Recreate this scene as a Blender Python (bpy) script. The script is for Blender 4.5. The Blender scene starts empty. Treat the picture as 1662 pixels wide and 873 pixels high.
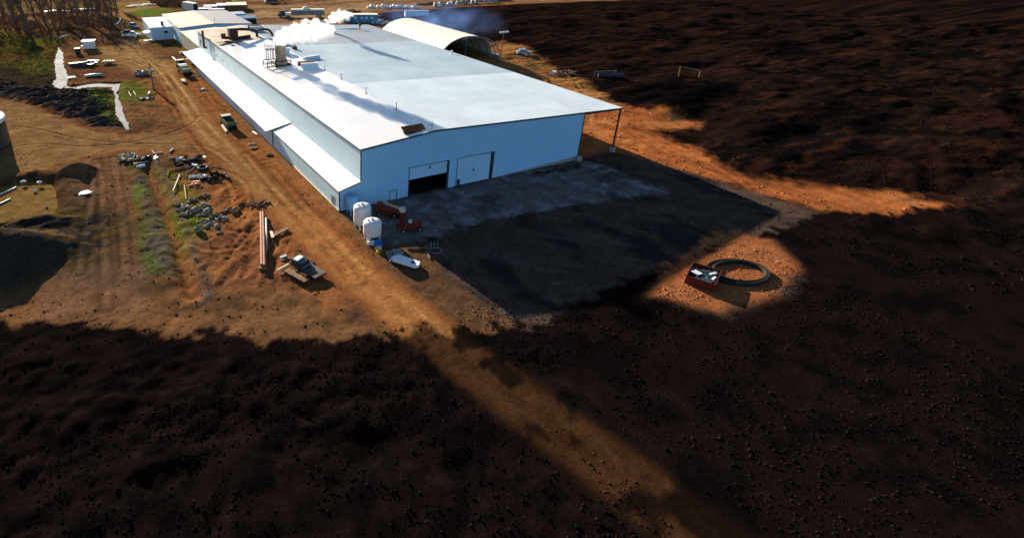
import bpy, bmesh, math, random
import numpy as np
from mathutils import Vector, Matrix

SC = bpy.context.scene
COL = SC.collection
R = math.radians
# ------------------------------------------------------------------ camera
F, CX, CY = 930.09, 600.0, 337.53
YAW, PITCH, ROLL = 0.4791, -0.46298, 0.01182
CAM = Vector((-40.296, -90.183, 50.0))
FWD = Vector((math.sin(YAW)*math.cos(PITCH), math.cos(YAW)*math.cos(PITCH), math.sin(PITCH)))
_rt = Vector((math.cos(YAW), -math.sin(YAW), 0)); _up = _rt.cross(FWD)
RT = _rt*math.cos(ROLL) + _up*math.sin(ROLL); UP = RT.cross(FWD)
cam = bpy.data.cameras.new('camera'); camo = bpy.data.objects.new('camera', cam); COL.objects.link(camo)
m = Matrix((RT, UP, -FWD)).transposed().to_4x4(); m.translation = CAM; camo.matrix_world = m
cam.sensor_width = 36; cam.lens = F/1662*36
cam.shift_x = (831-CX)/1662; cam.shift_y = -(436.5-CY)/1662
cam.clip_start = 1; cam.clip_end = 6000
SC.camera = camo
# ------------------------------------------------------------------ light
SUN_EL, SUN_AZ = R(16.2), R(-5.7)        # azimuth from +Y towards +X
world = bpy.data.worlds.new('World'); SC.world = world; world.use_nodes = True
wn = world.node_tree; bg = wn.nodes['Background']
sky = wn.nodes.new('ShaderNodeTexSky'); sky.sky_type = 'NISHITA'; sky.sun_disc = False
sky.sun_elevation = SUN_EL; sky.sun_rotation = SUN_AZ
sky.air_density = 1.0; sky.dust_density = 0.1; sky.ozone_density = 3.0
wn.links.new(sky.outputs[0], bg.inputs[0]); bg.inputs[1].default_value = 0.056
sl = bpy.data.lights.new('sun', 'SUN'); sl.energy = 5.0; sl.angle = R(0.55); sl.color = (1, 0.88, 0.72)
so = bpy.data.objects.new('sun', sl); COL.objects.link(so)
sdir = Vector((math.sin(SUN_AZ)*math.cos(SUN_EL), math.cos(SUN_AZ)*math.cos(SUN_EL), math.sin(SUN_EL)))
so.rotation_euler = sdir.to_track_quat('Z', 'Y').to_euler()
SC.view_settings.view_transform = 'Standard'; SC.view_settings.look = 'None'
SC.view_settings.exposure = 1.4; SC.view_settings.gamma = 1
SC.cycles.volume_step_rate = 1.0
SC.cycles.max_bounces = 12; SC.cycles.diffuse_bounces = 3; SC.cycles.volume_bounces = 10
# ------------------------------------------------------------------ numeric helpers
def lin(r, g, b, k=1.0):
    f = lambda c: ((c/255+.055)/1.055)**2.4 if c > 10 else c/255/12.92
    return (f(r)*k, f(g)*k, f(b)*k)
def G(px, py, z=0.0):                      # a pixel's ray meets the level z
    d = FWD*F + RT*(px-CX) - UP*(py-CY)
    return CAM + d*((z-CAM.z)/d.z)
def hsh(ix, iy, s):
    h = (ix.astype(np.int64)*374761393 + iy.astype(np.int64)*668265263 + s*982451653) & 0x7fffffff
    h = ((h ^ (h >> 13))*1274126177) & 0x7fffffff
    return ((h ^ (h >> 16)) & 0xffff)/65535.0
def vn(x, y, s=0):
    ix = np.floor(x); iy = np.floor(y); fx = x-ix; fy = y-iy
    fx = fx*fx*(3-2*fx); fy = fy*fy*(3-2*fy)
    a = hsh(ix, iy, s); b = hsh(ix+1, iy, s); c = hsh(ix, iy+1, s); d = hsh(ix+1, iy+1, s)
    return (a*(1-fx)+b*fx)*(1-fy)+(c*(1-fx)+d*fx)*fy
def fbm(x, y, o=4, s=0):
    t = 0; a = .5
    for i in range(o):
        t = t + a*vn(x, y, s+i*17); x = x*2.03+5.1; y = y*2.03+3.7; a *= .5
    return t/(1-.5**o)
def W(pts): return [(G(a, b).x, G(a, b).y) for a, b in pts]
def sdist(X, Y, poly):                     # signed distance, positive inside
    d = np.full(X.shape, 1e9); ins = np.zeros(X.shape, bool); n = len(poly)
    for i in range(n):
        x1, y1 = poly[i]; x2, y2 = poly[(i+1) % n]; dx, dy = x2-x1, y2-y1
        t = np.clip(((X-x1)*dx+(Y-y1)*dy)/(dx*dx+dy*dy+1e-9), 0, 1)
        d = np.minimum(d, np.hypot(X-x1-t*dx, Y-y1-t*dy))
        if y1 != y2: ins ^= ((y1 > Y) != (y2 > Y)) & (X < (x2-x1)*(Y-y1)/(y2-y1)+x1)
    return np.where(ins, d, -d)
def ldist(X, Y, line):                     # distance to a polyline and signed side
    d = np.full(X.shape, 1e9); sd = np.zeros(X.shape)
    for (x1, y1), (x2, y2) in zip(line[:-1], line[1:]):
        dx, dy = x2-x1, y2-y1; L = math.hypot(dx, dy)
        t = np.clip(((X-x1)*dx+(Y-y1)*dy)/(L*L+1e-9), 0, 1)
        q = np.hypot(X-x1-t*dx, Y-y1-t*dy); s = ((X-x1)*dy-(Y-y1)*dx)/L
        sd = np.where(q < d, np.sign(s)*q, sd); d = np.minimum(d, q)
    return d, sd
def sm(e0, e1, v):
    t = np.clip((v-e0)/(e1-e0), 0, 1); return t*t*(3-2*t)
def spline(pts, k=6):
    out = []; P = [pts[0]]+list(pts)+[pts[-1]]
    for i in range(1, len(P)-2):
        p0, p1, p2, p3 = [np.array(P[i+j], float) for j in (-1, 0, 1, 2)]
        for j in range(k):
            t = j/k; out.append(tuple(.5*((2*p1)+(-p0+p2)*t+(2*p0-5*p1+4*p2-p3)*t*t+(-p0+3*p1-3*p2+p3)*t**3)))
    out.append(tuple(pts[-1])); return out
# ------------------------------------------------------------------ the ground's layout (traced, then laid on the ground)
POND = spline(W([(-40, 300), (0, 299), (32, 292), (62, 291), (84, 293), (92, 312), (90, 338), (62, 350), (20, 357), (-30, 362)]))
STREAM1 = spline(W([(95, 76), (103, 90), (103, 105), (110, 122), (108, 137), (116, 142), (98, 144), (84, 136), (92, 125), (88, 105), (91, 90)]), 4)
STREAM2 = spline(W([(113, 142), (150, 136), (186, 136), (195, 136), (190, 150), (197, 170), (203, 190), (210, 206), (205, 210), (196, 198), (188, 185), (187, 165), (184, 150), (178, 141), (150, 141), (118, 145)]), 4)
def ragged(poly, amp, step=.6, s=7):
    out = []; n = len(poly)
    for i in range(n):
        (x1, y1), (x2, y2) = poly[i], poly[(i+1) % n]; k = max(1, int(math.hypot(x2-x1, y2-y1)/step))
        for j in range(k): out.append((x1+(x2-x1)*j/k, y1+(y2-y1)*j/k))
    a = np.array(out); f = lambda q: fbm(a[:, 0]/1.7+q, a[:, 1]/1.7, 3, s)-.5
    a = a + np.stack([f(0)*amp*2.4, f(40)*amp*2.4], -1); return [tuple(q) for q in a]
ROADC = spline(W([(262, 112), (290, 150), (318, 190), (350, 228), (400, 280), (452, 325), (505, 375), (560, 425), (600, 460)]))
ROADC += [(-3, -46), (2, -70), (8, -100), (20, -160)]
ROADN = spline(W([(330, -6), (258, 8), (205, 18), (188, 24), (196, 33), (222, 46), (222, 66), (205, 82), (225, 100), (262, 112)]))
ROADE = spline(W([(182, 82), (205, 92), (235, 104), (262, 112)]))
CROSS = W([(-60, 150), (0, 162), (40, 168), (75, 180), (110, 196), (150, 212), (200, 220), (290, 215), (345, 235), (352, 250), (300, 246), (240, 243), (190, 247), (140, 256), (95, 268), (40, 284), (0, 296), (-60, 305)])
TRACK = W([(110, 262), (190, 256), (208, 275), (215, 320), (225, 443), (232, 520), (60, 520), (78, 441), (118, 400), (124, 360), (112, 330), (96, 300), (98, 285)])
DITCH = spline(W([(236, 262), (246, 290), (262, 330), (280, 380), (300, 443), (312, 480)]))
BERM = W([(-60, 125), (0, 128), (60, 140), (120, 146), (180, 146), (180, 165), (188, 190), (200, 206), (160, 208), (110, 192), (60, 172), (0, 160), (-60, 150)])
REDSOIL = W([(330, 300), (395, 300), (440, 325), (500, 376), (560, 428), (590, 470), (300, 470), (300, 420), (345, 380), (360, 345)])
ORANGE = [(74.6, 35)] + W([(1010, 178), (1085, 186), (1120, 200), (1135, 208), (1060, 209), (1030, 208), (1080, 222), (1140, 252), (1200, 288)]) + [(110, -45), (118, -75), (98, -75), (84, -38), (76, -12), (66, -2), (64, 20), (64, 60), (76, 70)]
SIDE = W([(700, 80), (820, 70), (850, 76), (880, 98), (905, 118), (940, 126), (960, 150), (1000, 176), (960, 190), (900, 160), (780, 130)])
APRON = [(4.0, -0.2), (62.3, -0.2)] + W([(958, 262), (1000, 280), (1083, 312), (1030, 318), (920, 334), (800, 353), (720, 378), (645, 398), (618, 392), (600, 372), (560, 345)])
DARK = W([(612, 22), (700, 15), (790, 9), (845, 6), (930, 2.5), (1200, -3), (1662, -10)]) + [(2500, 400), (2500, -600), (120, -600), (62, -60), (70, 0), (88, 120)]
YARD = [(4.5, 0.1), (74, 0.1), (82, -30), (88, -60), (70, -130), (40, -140), (12, -120), (9, -60), (6.2, -28), (8.0, -20), (0.3, -12.5), (-.2, 0.1)]  # left edge follows the warehouse's cast shadow
TRACKS = [spline(W(t_), 8) for t_ in ([(0, 205), (60, 212), (130, 228), (220, 235), (330, 240), (370, 262)], [(-20, 250), (60, 236), (140, 240), (240, 228), (310, 205), (325, 190)],
    [(215, 70), (232, 90), (262, 118), (300, 165)], [(180, 84), (215, 90), (250, 108), (280, 145)], [(165, 92), (205, 98), (245, 116), (268, 140), (292, 200), (330, 250)],
    [(158, 262), (166, 300), (168, 360), (172, 443), (174, 500)], [(185, 258), (192, 300), (200, 370), (204, 443)], [(128, 443), (140, 380), (150, 320), (152, 280)],
    [(310, 290), (345, 288), (372, 300), (380, 330), (368, 360)], [(325, 283), (365, 280), (398, 300), (402, 330)], [(400, 250), (440, 300), (490, 355), (540, 410), (575, 450)], [(430, 262), (480, 318), (530, 372), (590, 436)],
    [(300, 355), (350, 372), (400, 380), (440, 372)], [(296, 400), (350, 410), (400, 400)], [(262, 72), (300, 92), (320, 125), (345, 165), (372, 180)],
    [(955, 200), (1020, 215), (1100, 255), (1200, 305), (1260, 340)], [(970, 190), (1060, 218), (1150, 265), (1210, 300)], [(830, 80), (870, 105), (930, 130), (960, 170), (960, 200)],
    [(420, 28), (480, 42), (560, 34), (620, 24)], [(760, 330), (860, 360), (960, 350), (1080, 320)], [(700, 380), (820, 420), (960, 430)], [(300, 10), (360, 26), (430, 30), (470, 46)])]
LAWN = W([(203, 14), (240, 13), (285, 17), (262, 25), (236, 28), (215, 24)])
GRASS = [W([(198, 132), (225, 128), (258, 145), (250, 152), (238, 158), (212, 186), (200, 172)]),
         W([(160, 148), (182, 150), (186, 180), (190, 198), (170, 196), (160, 175)]),
         W([(300, 100), (330, 128), (346, 150), (338, 152), (315, 128), (298, 108)]),
         W([(0, 52), (60, 62), (120, 60), (100, 74), (0, 80)]), W([(40, 92), (80, 84), (84, 118), (40, 122)]),
         W([(300, 62), (310, 75), (298, 84), (288, 76)]),
         W([(-40, 270), (30, 262), (100, 258), (60, 270), (10, 288), (-40, 300)])]
DGRASS = W([(206, 262), (232, 262), (250, 300), (280, 370), (308, 443), (230, 443), (218, 380), (212, 310)])
MGRASS = W([(250, 275), (320, 290), (322, 330), (345, 372), (322, 390), (318, 443), (296, 443), (272, 360), (255, 310)])
FIELD = W([(-200, 60), (-200, -40), (300, -40), (300, 2), (200, 10), (190, 30), (100, 44), (0, 44)])
BLD = [(-1.9, -.3), (74.2, -.3), (74.2, 133), (60, 135), (40, 230), (4.5, 230), (-7, 217), (-6, 195), (4.6, 180), (-1.9, 141)]
PXM = {k: G(*k) for k in ((128, 279), (30, 418))}
def height(X, Y):
    h = (fbm(X/18, Y/18, 3, 3)-.5)*.5
    far = sm(230, 700, np.hypot(X, Y-60)); h = h + far*(fbm(X/140, Y/140, 3, 9)-.45)*18*sm(-80, 60, X)
    rough = (fbm(X/2.6, Y/2.6, 4, 5)-.5)
    strk = (fbm((X+Y*.25)/6.5, (Y-X*.3)/1.3, 4, 11)-.5)
    sd = sdist(X, Y, BERM); b = sm(-2, 3, sd)
    h = h + b*(.5+strk*2.6+rough*1.6+(fbm((X+Y)/1.6, (X-Y)/5, 3, 13)-.5)*1.2)
    h = h + sm(-1, 4, sdist(X, Y, REDSOIL))*((fbm((X-Y*.6)/1.1, (Y+X*.6)/4.5, 4, 21)-.5)*.9+rough*.35)
    sp = sdist(X, Y, POND); h = h - sm(-1.5, 2.0, sp)*1.7 + np.exp(-((sp+3.2)/2.0)**2)*(.3+.9*fbm(X/2, Y/2, 3, 31))*.9
    for st in (STREAM1, STREAM2):
        s2 = sdist(X, Y, st); h = h - sm(-1.5, .6, s2)*.55 + np.exp(-((s2+2.4)/1.2)**2)*.3*fbm(X/1.5, Y/1.5, 2, 8)
    d, s = ldist(X, Y, DITCH)
    h = h - np.exp(-(d/.9)**2)*.75 + np.exp(-((s+2.2)/.8)**2)*.5*fbm(X/1.5, Y/1.5, 3, 33) + np.exp(-((s-2.4)/1.0)**2)*.5*fbm(X/1.7, Y/1.7, 3, 35)
    dg = sm(-1, 2, sdist(X, Y, DGRASS)); h = h + dg*(rough*.5+(fbm(X/.9, Y/.9, 2, 37)-.5)*.3)
    mg = sm(-1, 2, sdist(X, Y, MGRASS)); h = h + mg*rough*.45
    c = PXM[(128, 279)]; r = np.hypot((X-c.x)/1.25, Y-c.y); h = h + 2.3*np.exp(-(r/2.3)**2.4)*(1+rough*.3)
    # big spoil heap at lower left
    big = G(18, 412); r = np.hypot((X-big.x+3)/13.0, (Y-big.y+.5)/7.0)
    h = h + 4.6*sm(1.25, .15, r)*(1+rough*.25)
    sp2 = G(50, 372); r = np.hypot((X-sp2.x)/9.0, (Y-sp2.y)/4.2); h = h + sm(1.3, .2, r)*(1.0+strk*2.2)
    # track ruts
    t = sm(-1, 2, sdist(X, Y, TRACK)); h = h + t*((fbm(X/.9, Y/9, 3, 41)-.5)*.2 + .2*rough)
    # compost land
    dk = sm(0, 14, sdist(X, Y, DARK)-12); dn = (fbm(X/34, Y/17, 4, 51)-.48)
    orr = sm(6, -10, sdist(X, Y, ORANGE)); near_b = sm(78, 110, X)
    h = h + dk*near_b*orr*(dn*4.5+.4+(fbm(X/9, Y/4.2, 4, 57)-.5)*.8)
    lump = G(1085, 190); r = np.hypot((X-lump.x-6)/14, (Y-lump.y-3)/8); h = h + sm(1.2, .1, r)*2.4
    lump = G(1120, 180); r = np.hypot((X-lump.x)/26, (Y-lump.y-10)/8); h = h + sm(1.2, .1, r)*1.6
    # left scrub
    scr = W([(-60, 80), (90, 80), (84, 130), (0, 128), (-60, 125)]); h = h + sm(-2, 4, sdist(X, Y, scr))*rough*.7
    h = h + (1-dk)*(1-.7*t)*((fbm(X/3.2, Y/3.2, 4, 161)-.5)*.45+(fbm(X/.9, Y/.9, 2, 163)-.5)*.14)
    lw = sm(-1, 5, -(Y+44)-np.maximum(0, -X-4)*-.55)*sm(3, 9, ldist(X, Y, ROADC)[0]); h = h + lw*((fbm(X/5, Y/4, 4, 181)-.42)*1.2+(fbm(X/1.2, Y/1.2, 3, 183)-.5)*.5)
    # flat where things are driven and built
    d, _ = ldist(X, Y, ROADC); fl = sm(6.5, 3, d)
    d2, sd2 = ldist(X, Y, ROADN); fl = np.maximum(fl, sm(7, 3, d2))
    fl = np.maximum(fl, sm(-1, 3, sdist(X, Y, CROSS))*.93)
    fl = np.maximum(fl, sm(-3, 1, sdist(X, Y, YARD))*.9)
    h = h*(1-fl)
    h = h - .10*sm(.5, .2, np.abs(d-1.25))*(fl > .5)
    h = h + fl*(fbm(X/1.3, Y/1.3, 3, 165)-.5)*.10
    for tr in TRACKS:
        d3, s3 = ldist(X, Y, tr); h = h - (np.exp(-((np.abs(s3)-.95)/.38)**2)*.11 - np.exp(-((np.abs(s3)-1.7)/.3)**2)*.05)*(d3 < 3)
    fb = sm(-3.5, -.2, sdist(X, Y, BLD)); h = h*(1-fb) - .03*fb
    return h
def TZ(x, y): return float(height(np.array([float(x)]), np.array([float(y)]))[0])
def GT(px, py):                            # where a pixel's ray meets the terrain
    z = 0
    for _ in range(4):
        p = G(px, py, z); z = TZ(p.x, p.y)
    return Vector((p.x, p.y, z))
A = lambda r, g, b: np.array(lin(r, g, b, .82))*np.array((.90, 1.0, 1.14))
def paint(X, Y):
    n1 = fbm(X/9, Y/9, 4, 61); n2 = fbm(X/1.7, Y/1.7, 4, 67); n3 = fbm(X/30, Y/30, 3, 71)
    C = np.empty(X.shape+(3,))
    def mix(mask, c):
        mk = mask[..., None]; C[...] = C*(1-mk)+np.array(c)*mk
    C[...] = A(122, 82, 50)
    mix(sm(.42, .62, n1), A(98, 68, 44)); mix(sm(.5, .7, n3)*.7, A(140, 100, 58))
    j = (n2-.5)*5+(n1-.5)*6
    def area(poly, c, fe=1.0, amt=1.0, jit=1.0): 
        k = sm(-fe, fe, sdist(X, Y, poly)+j*jit)*amt; mix(k, c); return k
    area(FIELD, A(128, 96, 62), 6); mix(sm(-5, 5, sdist(X, Y, FIELD))*sm(.45, .6, fbm(X/25, Y/14, 3, 77)), A(150, 112, 62))
    mix(sm(250, 330, Y)*sm(-5, 30, X)*sm(.4, .6, n1)*.8, A(112, 72, 50))
    scr = W([(-60, 70), (92, 70), (86, 130), (160, 146), (0, 135), (-60, 130)])
    area(scr, A(104, 74, 34), 3); mix(sm(-3, 3, sdist(X, Y, scr))*sm(.5, .62, n1), A(88, 84, 24)); mix(sm(-3, 3, sdist(X, Y, scr))*sm(.5, .62, n2), A(66, 44, 28))
    area(BERM, A(64, 55, 50), 2); mix(sm(-1, 2, sdist(X, Y, BERM))*sm(.55, .7, n2), A(88, 68, 48)); up = W([(-60, 112), (20, 110), (88, 118), (100, 142), (60, 146), (-60, 132)]); mix(sm(-3, 3, sdist(X, Y, up)+j), A(62, 48, 34))
    area(W([(130, 90), (185, 75), (250, 110), (262, 140), (180, 135), (115, 135)]), A(112, 72, 46), 3)
    area(DGRASS, A(92, 80, 62), 1.5); gl = W([(206, 300), (232, 300), (240, 345), (232, 400), (222, 400), (214, 350)]); mix(sm(-1.5, 1.5, sdist(X, Y, gl)+j*.6)*.9, A(88, 100, 32)); mix(sm(-1, 1, sdist(X, Y, DGRASS))*sm(.55, .62, fbm(X/2.2, Y/5, 3, 81))*.6, A(78, 88, 26))
    area(MGRASS, A(118, 96, 40), 1.5); mix(sm(-1, 1, sdist(X, Y, MGRASS))*sm(.48, .62, n1), A(92, 96, 24))
    area(TRACK, A(118, 82, 56), 1.5, 1, .5); tk = sm(-1, 1, sdist(X, Y, TRACK))
    mix(tk*sm(.5, .7, fbm(X/1.0, Y/11, 3, 41))*.6, A(126, 84, 54)); mix(tk*sm(.55, .75, n1)*.6, A(88, 68, 52))
    area(REDSOIL, A(136, 84, 50), 3); mix(sm(-1, 3, sdist(X, Y, REDSOIL))*sm(.5, .65, n2), A(112, 68, 44)); mix(sm(-1, 3, sdist(X, Y, REDSOIL))*sm(.62, .8, n1), A(150, 104, 58))
    area(CROSS, A(142, 102, 62), 2.5, 1, .5); mix(sm(0, 3, sdist(X, Y, CROSS))*sm(.45, .7, fbm(X/9, Y/2.5, 3, 93))*.5, A(122, 86, 54))
    ck = sdist(X, Y, CROSS)+j*.5; mix(np.exp(-((ck+.6)/1.4)**2)*.6, A(134, 78, 44))
    for gi, g in enumerate(GRASS): area(g, A(98, 98, 36) if gi not in (3, 4, 6) else A(100, 94, 30), 1.2, .85 if gi not in (3, 4, 6) else .6, 2); 
    area(LAWN, A(106, 114, 44), 1.5, 1, .3)
    spoil = G(40, 395); mix(sm(17, 9, np.hypot((X-spoil.x)/1.4, (Y-spoil.y)))*.85, A(96, 74, 42)); mix(sm(17, 9, np.hypot((X-spoil.x)/1.4, (Y-spoil.y)))*sm(.42, .6, n2), A(50, 42, 36)); bg_ = G(18, 412); mix(sm(1.2, .7, np.hypot((X-bg_.x+3)/13.0, (Y-bg_.y+4)/6.0))*.9, A(62, 54, 46))  # last mix paints the heap's own shade into its near side
    sp = sdist(X, Y, POND); mix(sm(-5, -1, sp)*.8, A(74, 56, 40)); mix(sm(-1, .5, sp), A(100, 72, 34))
    d, s = ldist(X, Y, DITCH); mix(np.exp(-(d/.7)**2)*.85, A(128, 80, 46)); mix(np.exp(-((s+2.5)/.9)**2)*.7, A(110, 84, 66))
    # roads
    strip = [(-.3, 150), (-.3, -8), (-14, -30), (-20, 10), (-16, 60), (-20, 120), (-10, 150)]
    area(strip, A(150, 92, 50), 2.5, .9)
    d, s = ldist(X, Y, ROADC); jj = j*.25
    mix(sm(5.6, 3.0, d+jj)*.85, A(152, 106, 60)); mix(sm(5.6, 3.0, d+jj)*sm(30, -10, Y)*.8, A(168, 104, 54)); u = s+.0
    rk = (.25+.75*sm(35, 75, Y))*(.45+.55*sm(.35, .6, n1))
    for o, w in ((-1.5, .5), (1.5, .5)): mix(np.exp(-((u-o+jj*.3)/w)**2)*rk, A(186, 142, 88))
    mix(np.exp(-((u+jj*.3)/.6)**2)*.5*rk, A(122, 80, 44)); mix(np.exp(-((d-4.3+jj)/.9)**2)*.55, A(118, 64, 36))
    d, s = ldist(X, Y, ROADN); mix(sm(8, 3, d+jj)*.9, A(164, 120, 72)); 
    for o in (-1.6, 1.6): mix(np.exp(-((s-o)/.7)**2)*.6*sm(230, 200, Y), A(190, 148, 96))
    d, s = ldist(X, Y, ROADE); mix(sm(13, 4, d+j)*.8, A(168, 124, 74)); mix(sm(.5, .7, fbm(X/7, Y/1.5, 3, 97))*sm(13, 5, d)*.5, A(122, 84, 50))
    # yard beyond the building, far tracks
    far = W([(400, 24), (430, 14), (520, 6), (700, 2), (900, -4), (900, 3), (820, 6), (700, 12), (620, 18), (560, 36), (520, 42), (470, 44), (400, 42)])
    area(far, A(172, 128, 86), 5); mix(sm(-4, 4, sdist(X, Y, far))*sm(.45, .6, fbm(X/16, Y/7, 4, 191))*.8, A(120, 84, 60)); mix(sm(190, 240, Y)*sm(20, 60, X)*sm(.5, .62, fbm(X/30, Y/5, 4, 193))*.7, A(176, 136, 92))
    area(W([(560, 34), (640, 34), (660, 62), (600, 60), (540, 46)]), A(128, 88, 60), 4)
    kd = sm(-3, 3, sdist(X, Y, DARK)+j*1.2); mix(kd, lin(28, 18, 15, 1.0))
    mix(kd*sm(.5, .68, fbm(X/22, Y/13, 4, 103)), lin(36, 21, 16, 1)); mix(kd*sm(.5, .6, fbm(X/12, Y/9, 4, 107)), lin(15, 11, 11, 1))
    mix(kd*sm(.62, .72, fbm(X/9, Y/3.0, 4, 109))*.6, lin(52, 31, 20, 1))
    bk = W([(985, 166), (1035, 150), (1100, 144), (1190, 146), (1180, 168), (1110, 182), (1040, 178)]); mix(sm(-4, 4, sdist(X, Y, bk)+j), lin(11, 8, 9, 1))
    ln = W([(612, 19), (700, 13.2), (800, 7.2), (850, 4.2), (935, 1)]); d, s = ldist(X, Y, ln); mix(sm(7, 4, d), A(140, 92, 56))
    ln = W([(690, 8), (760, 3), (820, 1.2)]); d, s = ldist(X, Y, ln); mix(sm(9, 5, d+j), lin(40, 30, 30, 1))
    area(SIDE, A(162, 108, 58), 3); mix(sm(-1, 2, sdist(X, Y, SIDE))*sm(.5, .7, fbm(X/2, Y/9, 3, 55))*.5, A(120, 74, 42))
    area(ORANGE, A(176, 98, 50), 3); og = sm(-1, 3, sdist(X, Y, ORANGE)); mix(og*sm(.45, .7, fbm(X/1.6, Y/12, 3, 111))*.6, A(140, 76, 40)); mix(og*sm(.55, .7, n1)*.7, A(186, 116, 64))
    for tr in TRACKS:
        d3, s3 = ldist(X, Y, tr); tk3 = np.exp(-((np.abs(s3)-.95)/.42)**2)*(.25+.75*sm(.35, .6, fbm(X/6, Y/6, 2, 171))); C *= (1-.38*tk3)[..., None]; C *= (1+.22*np.exp(-(s3/.6)**2)*(d3 < 2))[..., None]
    yk = sm(-1.0, .6, sdist(X, Y, YARD)+j*.3); mix(yk, (.066, .042, .030)); mix(yk*sm(.5, .65, fbm(X/5, Y/9, 4, 121)), (.030, .022, .019)); mix(yk*sm(.55, .7, fbm((X+Y)/2, (X-Y)/14, 3, 125))*.7, (.085, .058, .045))  # warehouse shadow deepened by a darker soil colour in the yard
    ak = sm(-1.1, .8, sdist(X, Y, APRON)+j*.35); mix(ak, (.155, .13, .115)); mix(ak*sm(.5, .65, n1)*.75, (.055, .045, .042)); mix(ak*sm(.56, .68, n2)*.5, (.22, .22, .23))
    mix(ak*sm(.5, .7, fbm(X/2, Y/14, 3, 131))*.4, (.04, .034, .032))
    mix((sdist(X, Y, [(0, .3), (61.6, .3), (61.6, 132), (0, 140)]) > 0)*1.0, (.02, .017, .018))  # floor blackened to paint the darkness inside the warehouse
    sp = [(30, -46), (38, -42), (50, -41), (60, -38.5), (65, -44), (60, -52), (48, -55), (36, -54)]
    area(sp, A(164, 96, 54), 1.0, 1, .8)
    # beyond the heap the same black compost covers the ground
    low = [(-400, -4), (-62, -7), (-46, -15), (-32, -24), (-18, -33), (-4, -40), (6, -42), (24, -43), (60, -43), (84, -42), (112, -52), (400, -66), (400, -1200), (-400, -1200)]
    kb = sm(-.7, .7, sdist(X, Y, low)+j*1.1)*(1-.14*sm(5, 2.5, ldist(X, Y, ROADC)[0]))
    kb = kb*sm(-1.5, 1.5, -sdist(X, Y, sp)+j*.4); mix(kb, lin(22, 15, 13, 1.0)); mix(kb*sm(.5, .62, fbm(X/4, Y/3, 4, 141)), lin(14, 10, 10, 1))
    C *= (.62+.76*n2)[..., None]*(.86+.28*fbm(X/.8, Y/.8, 2, 151))[..., None]
    return C
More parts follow.
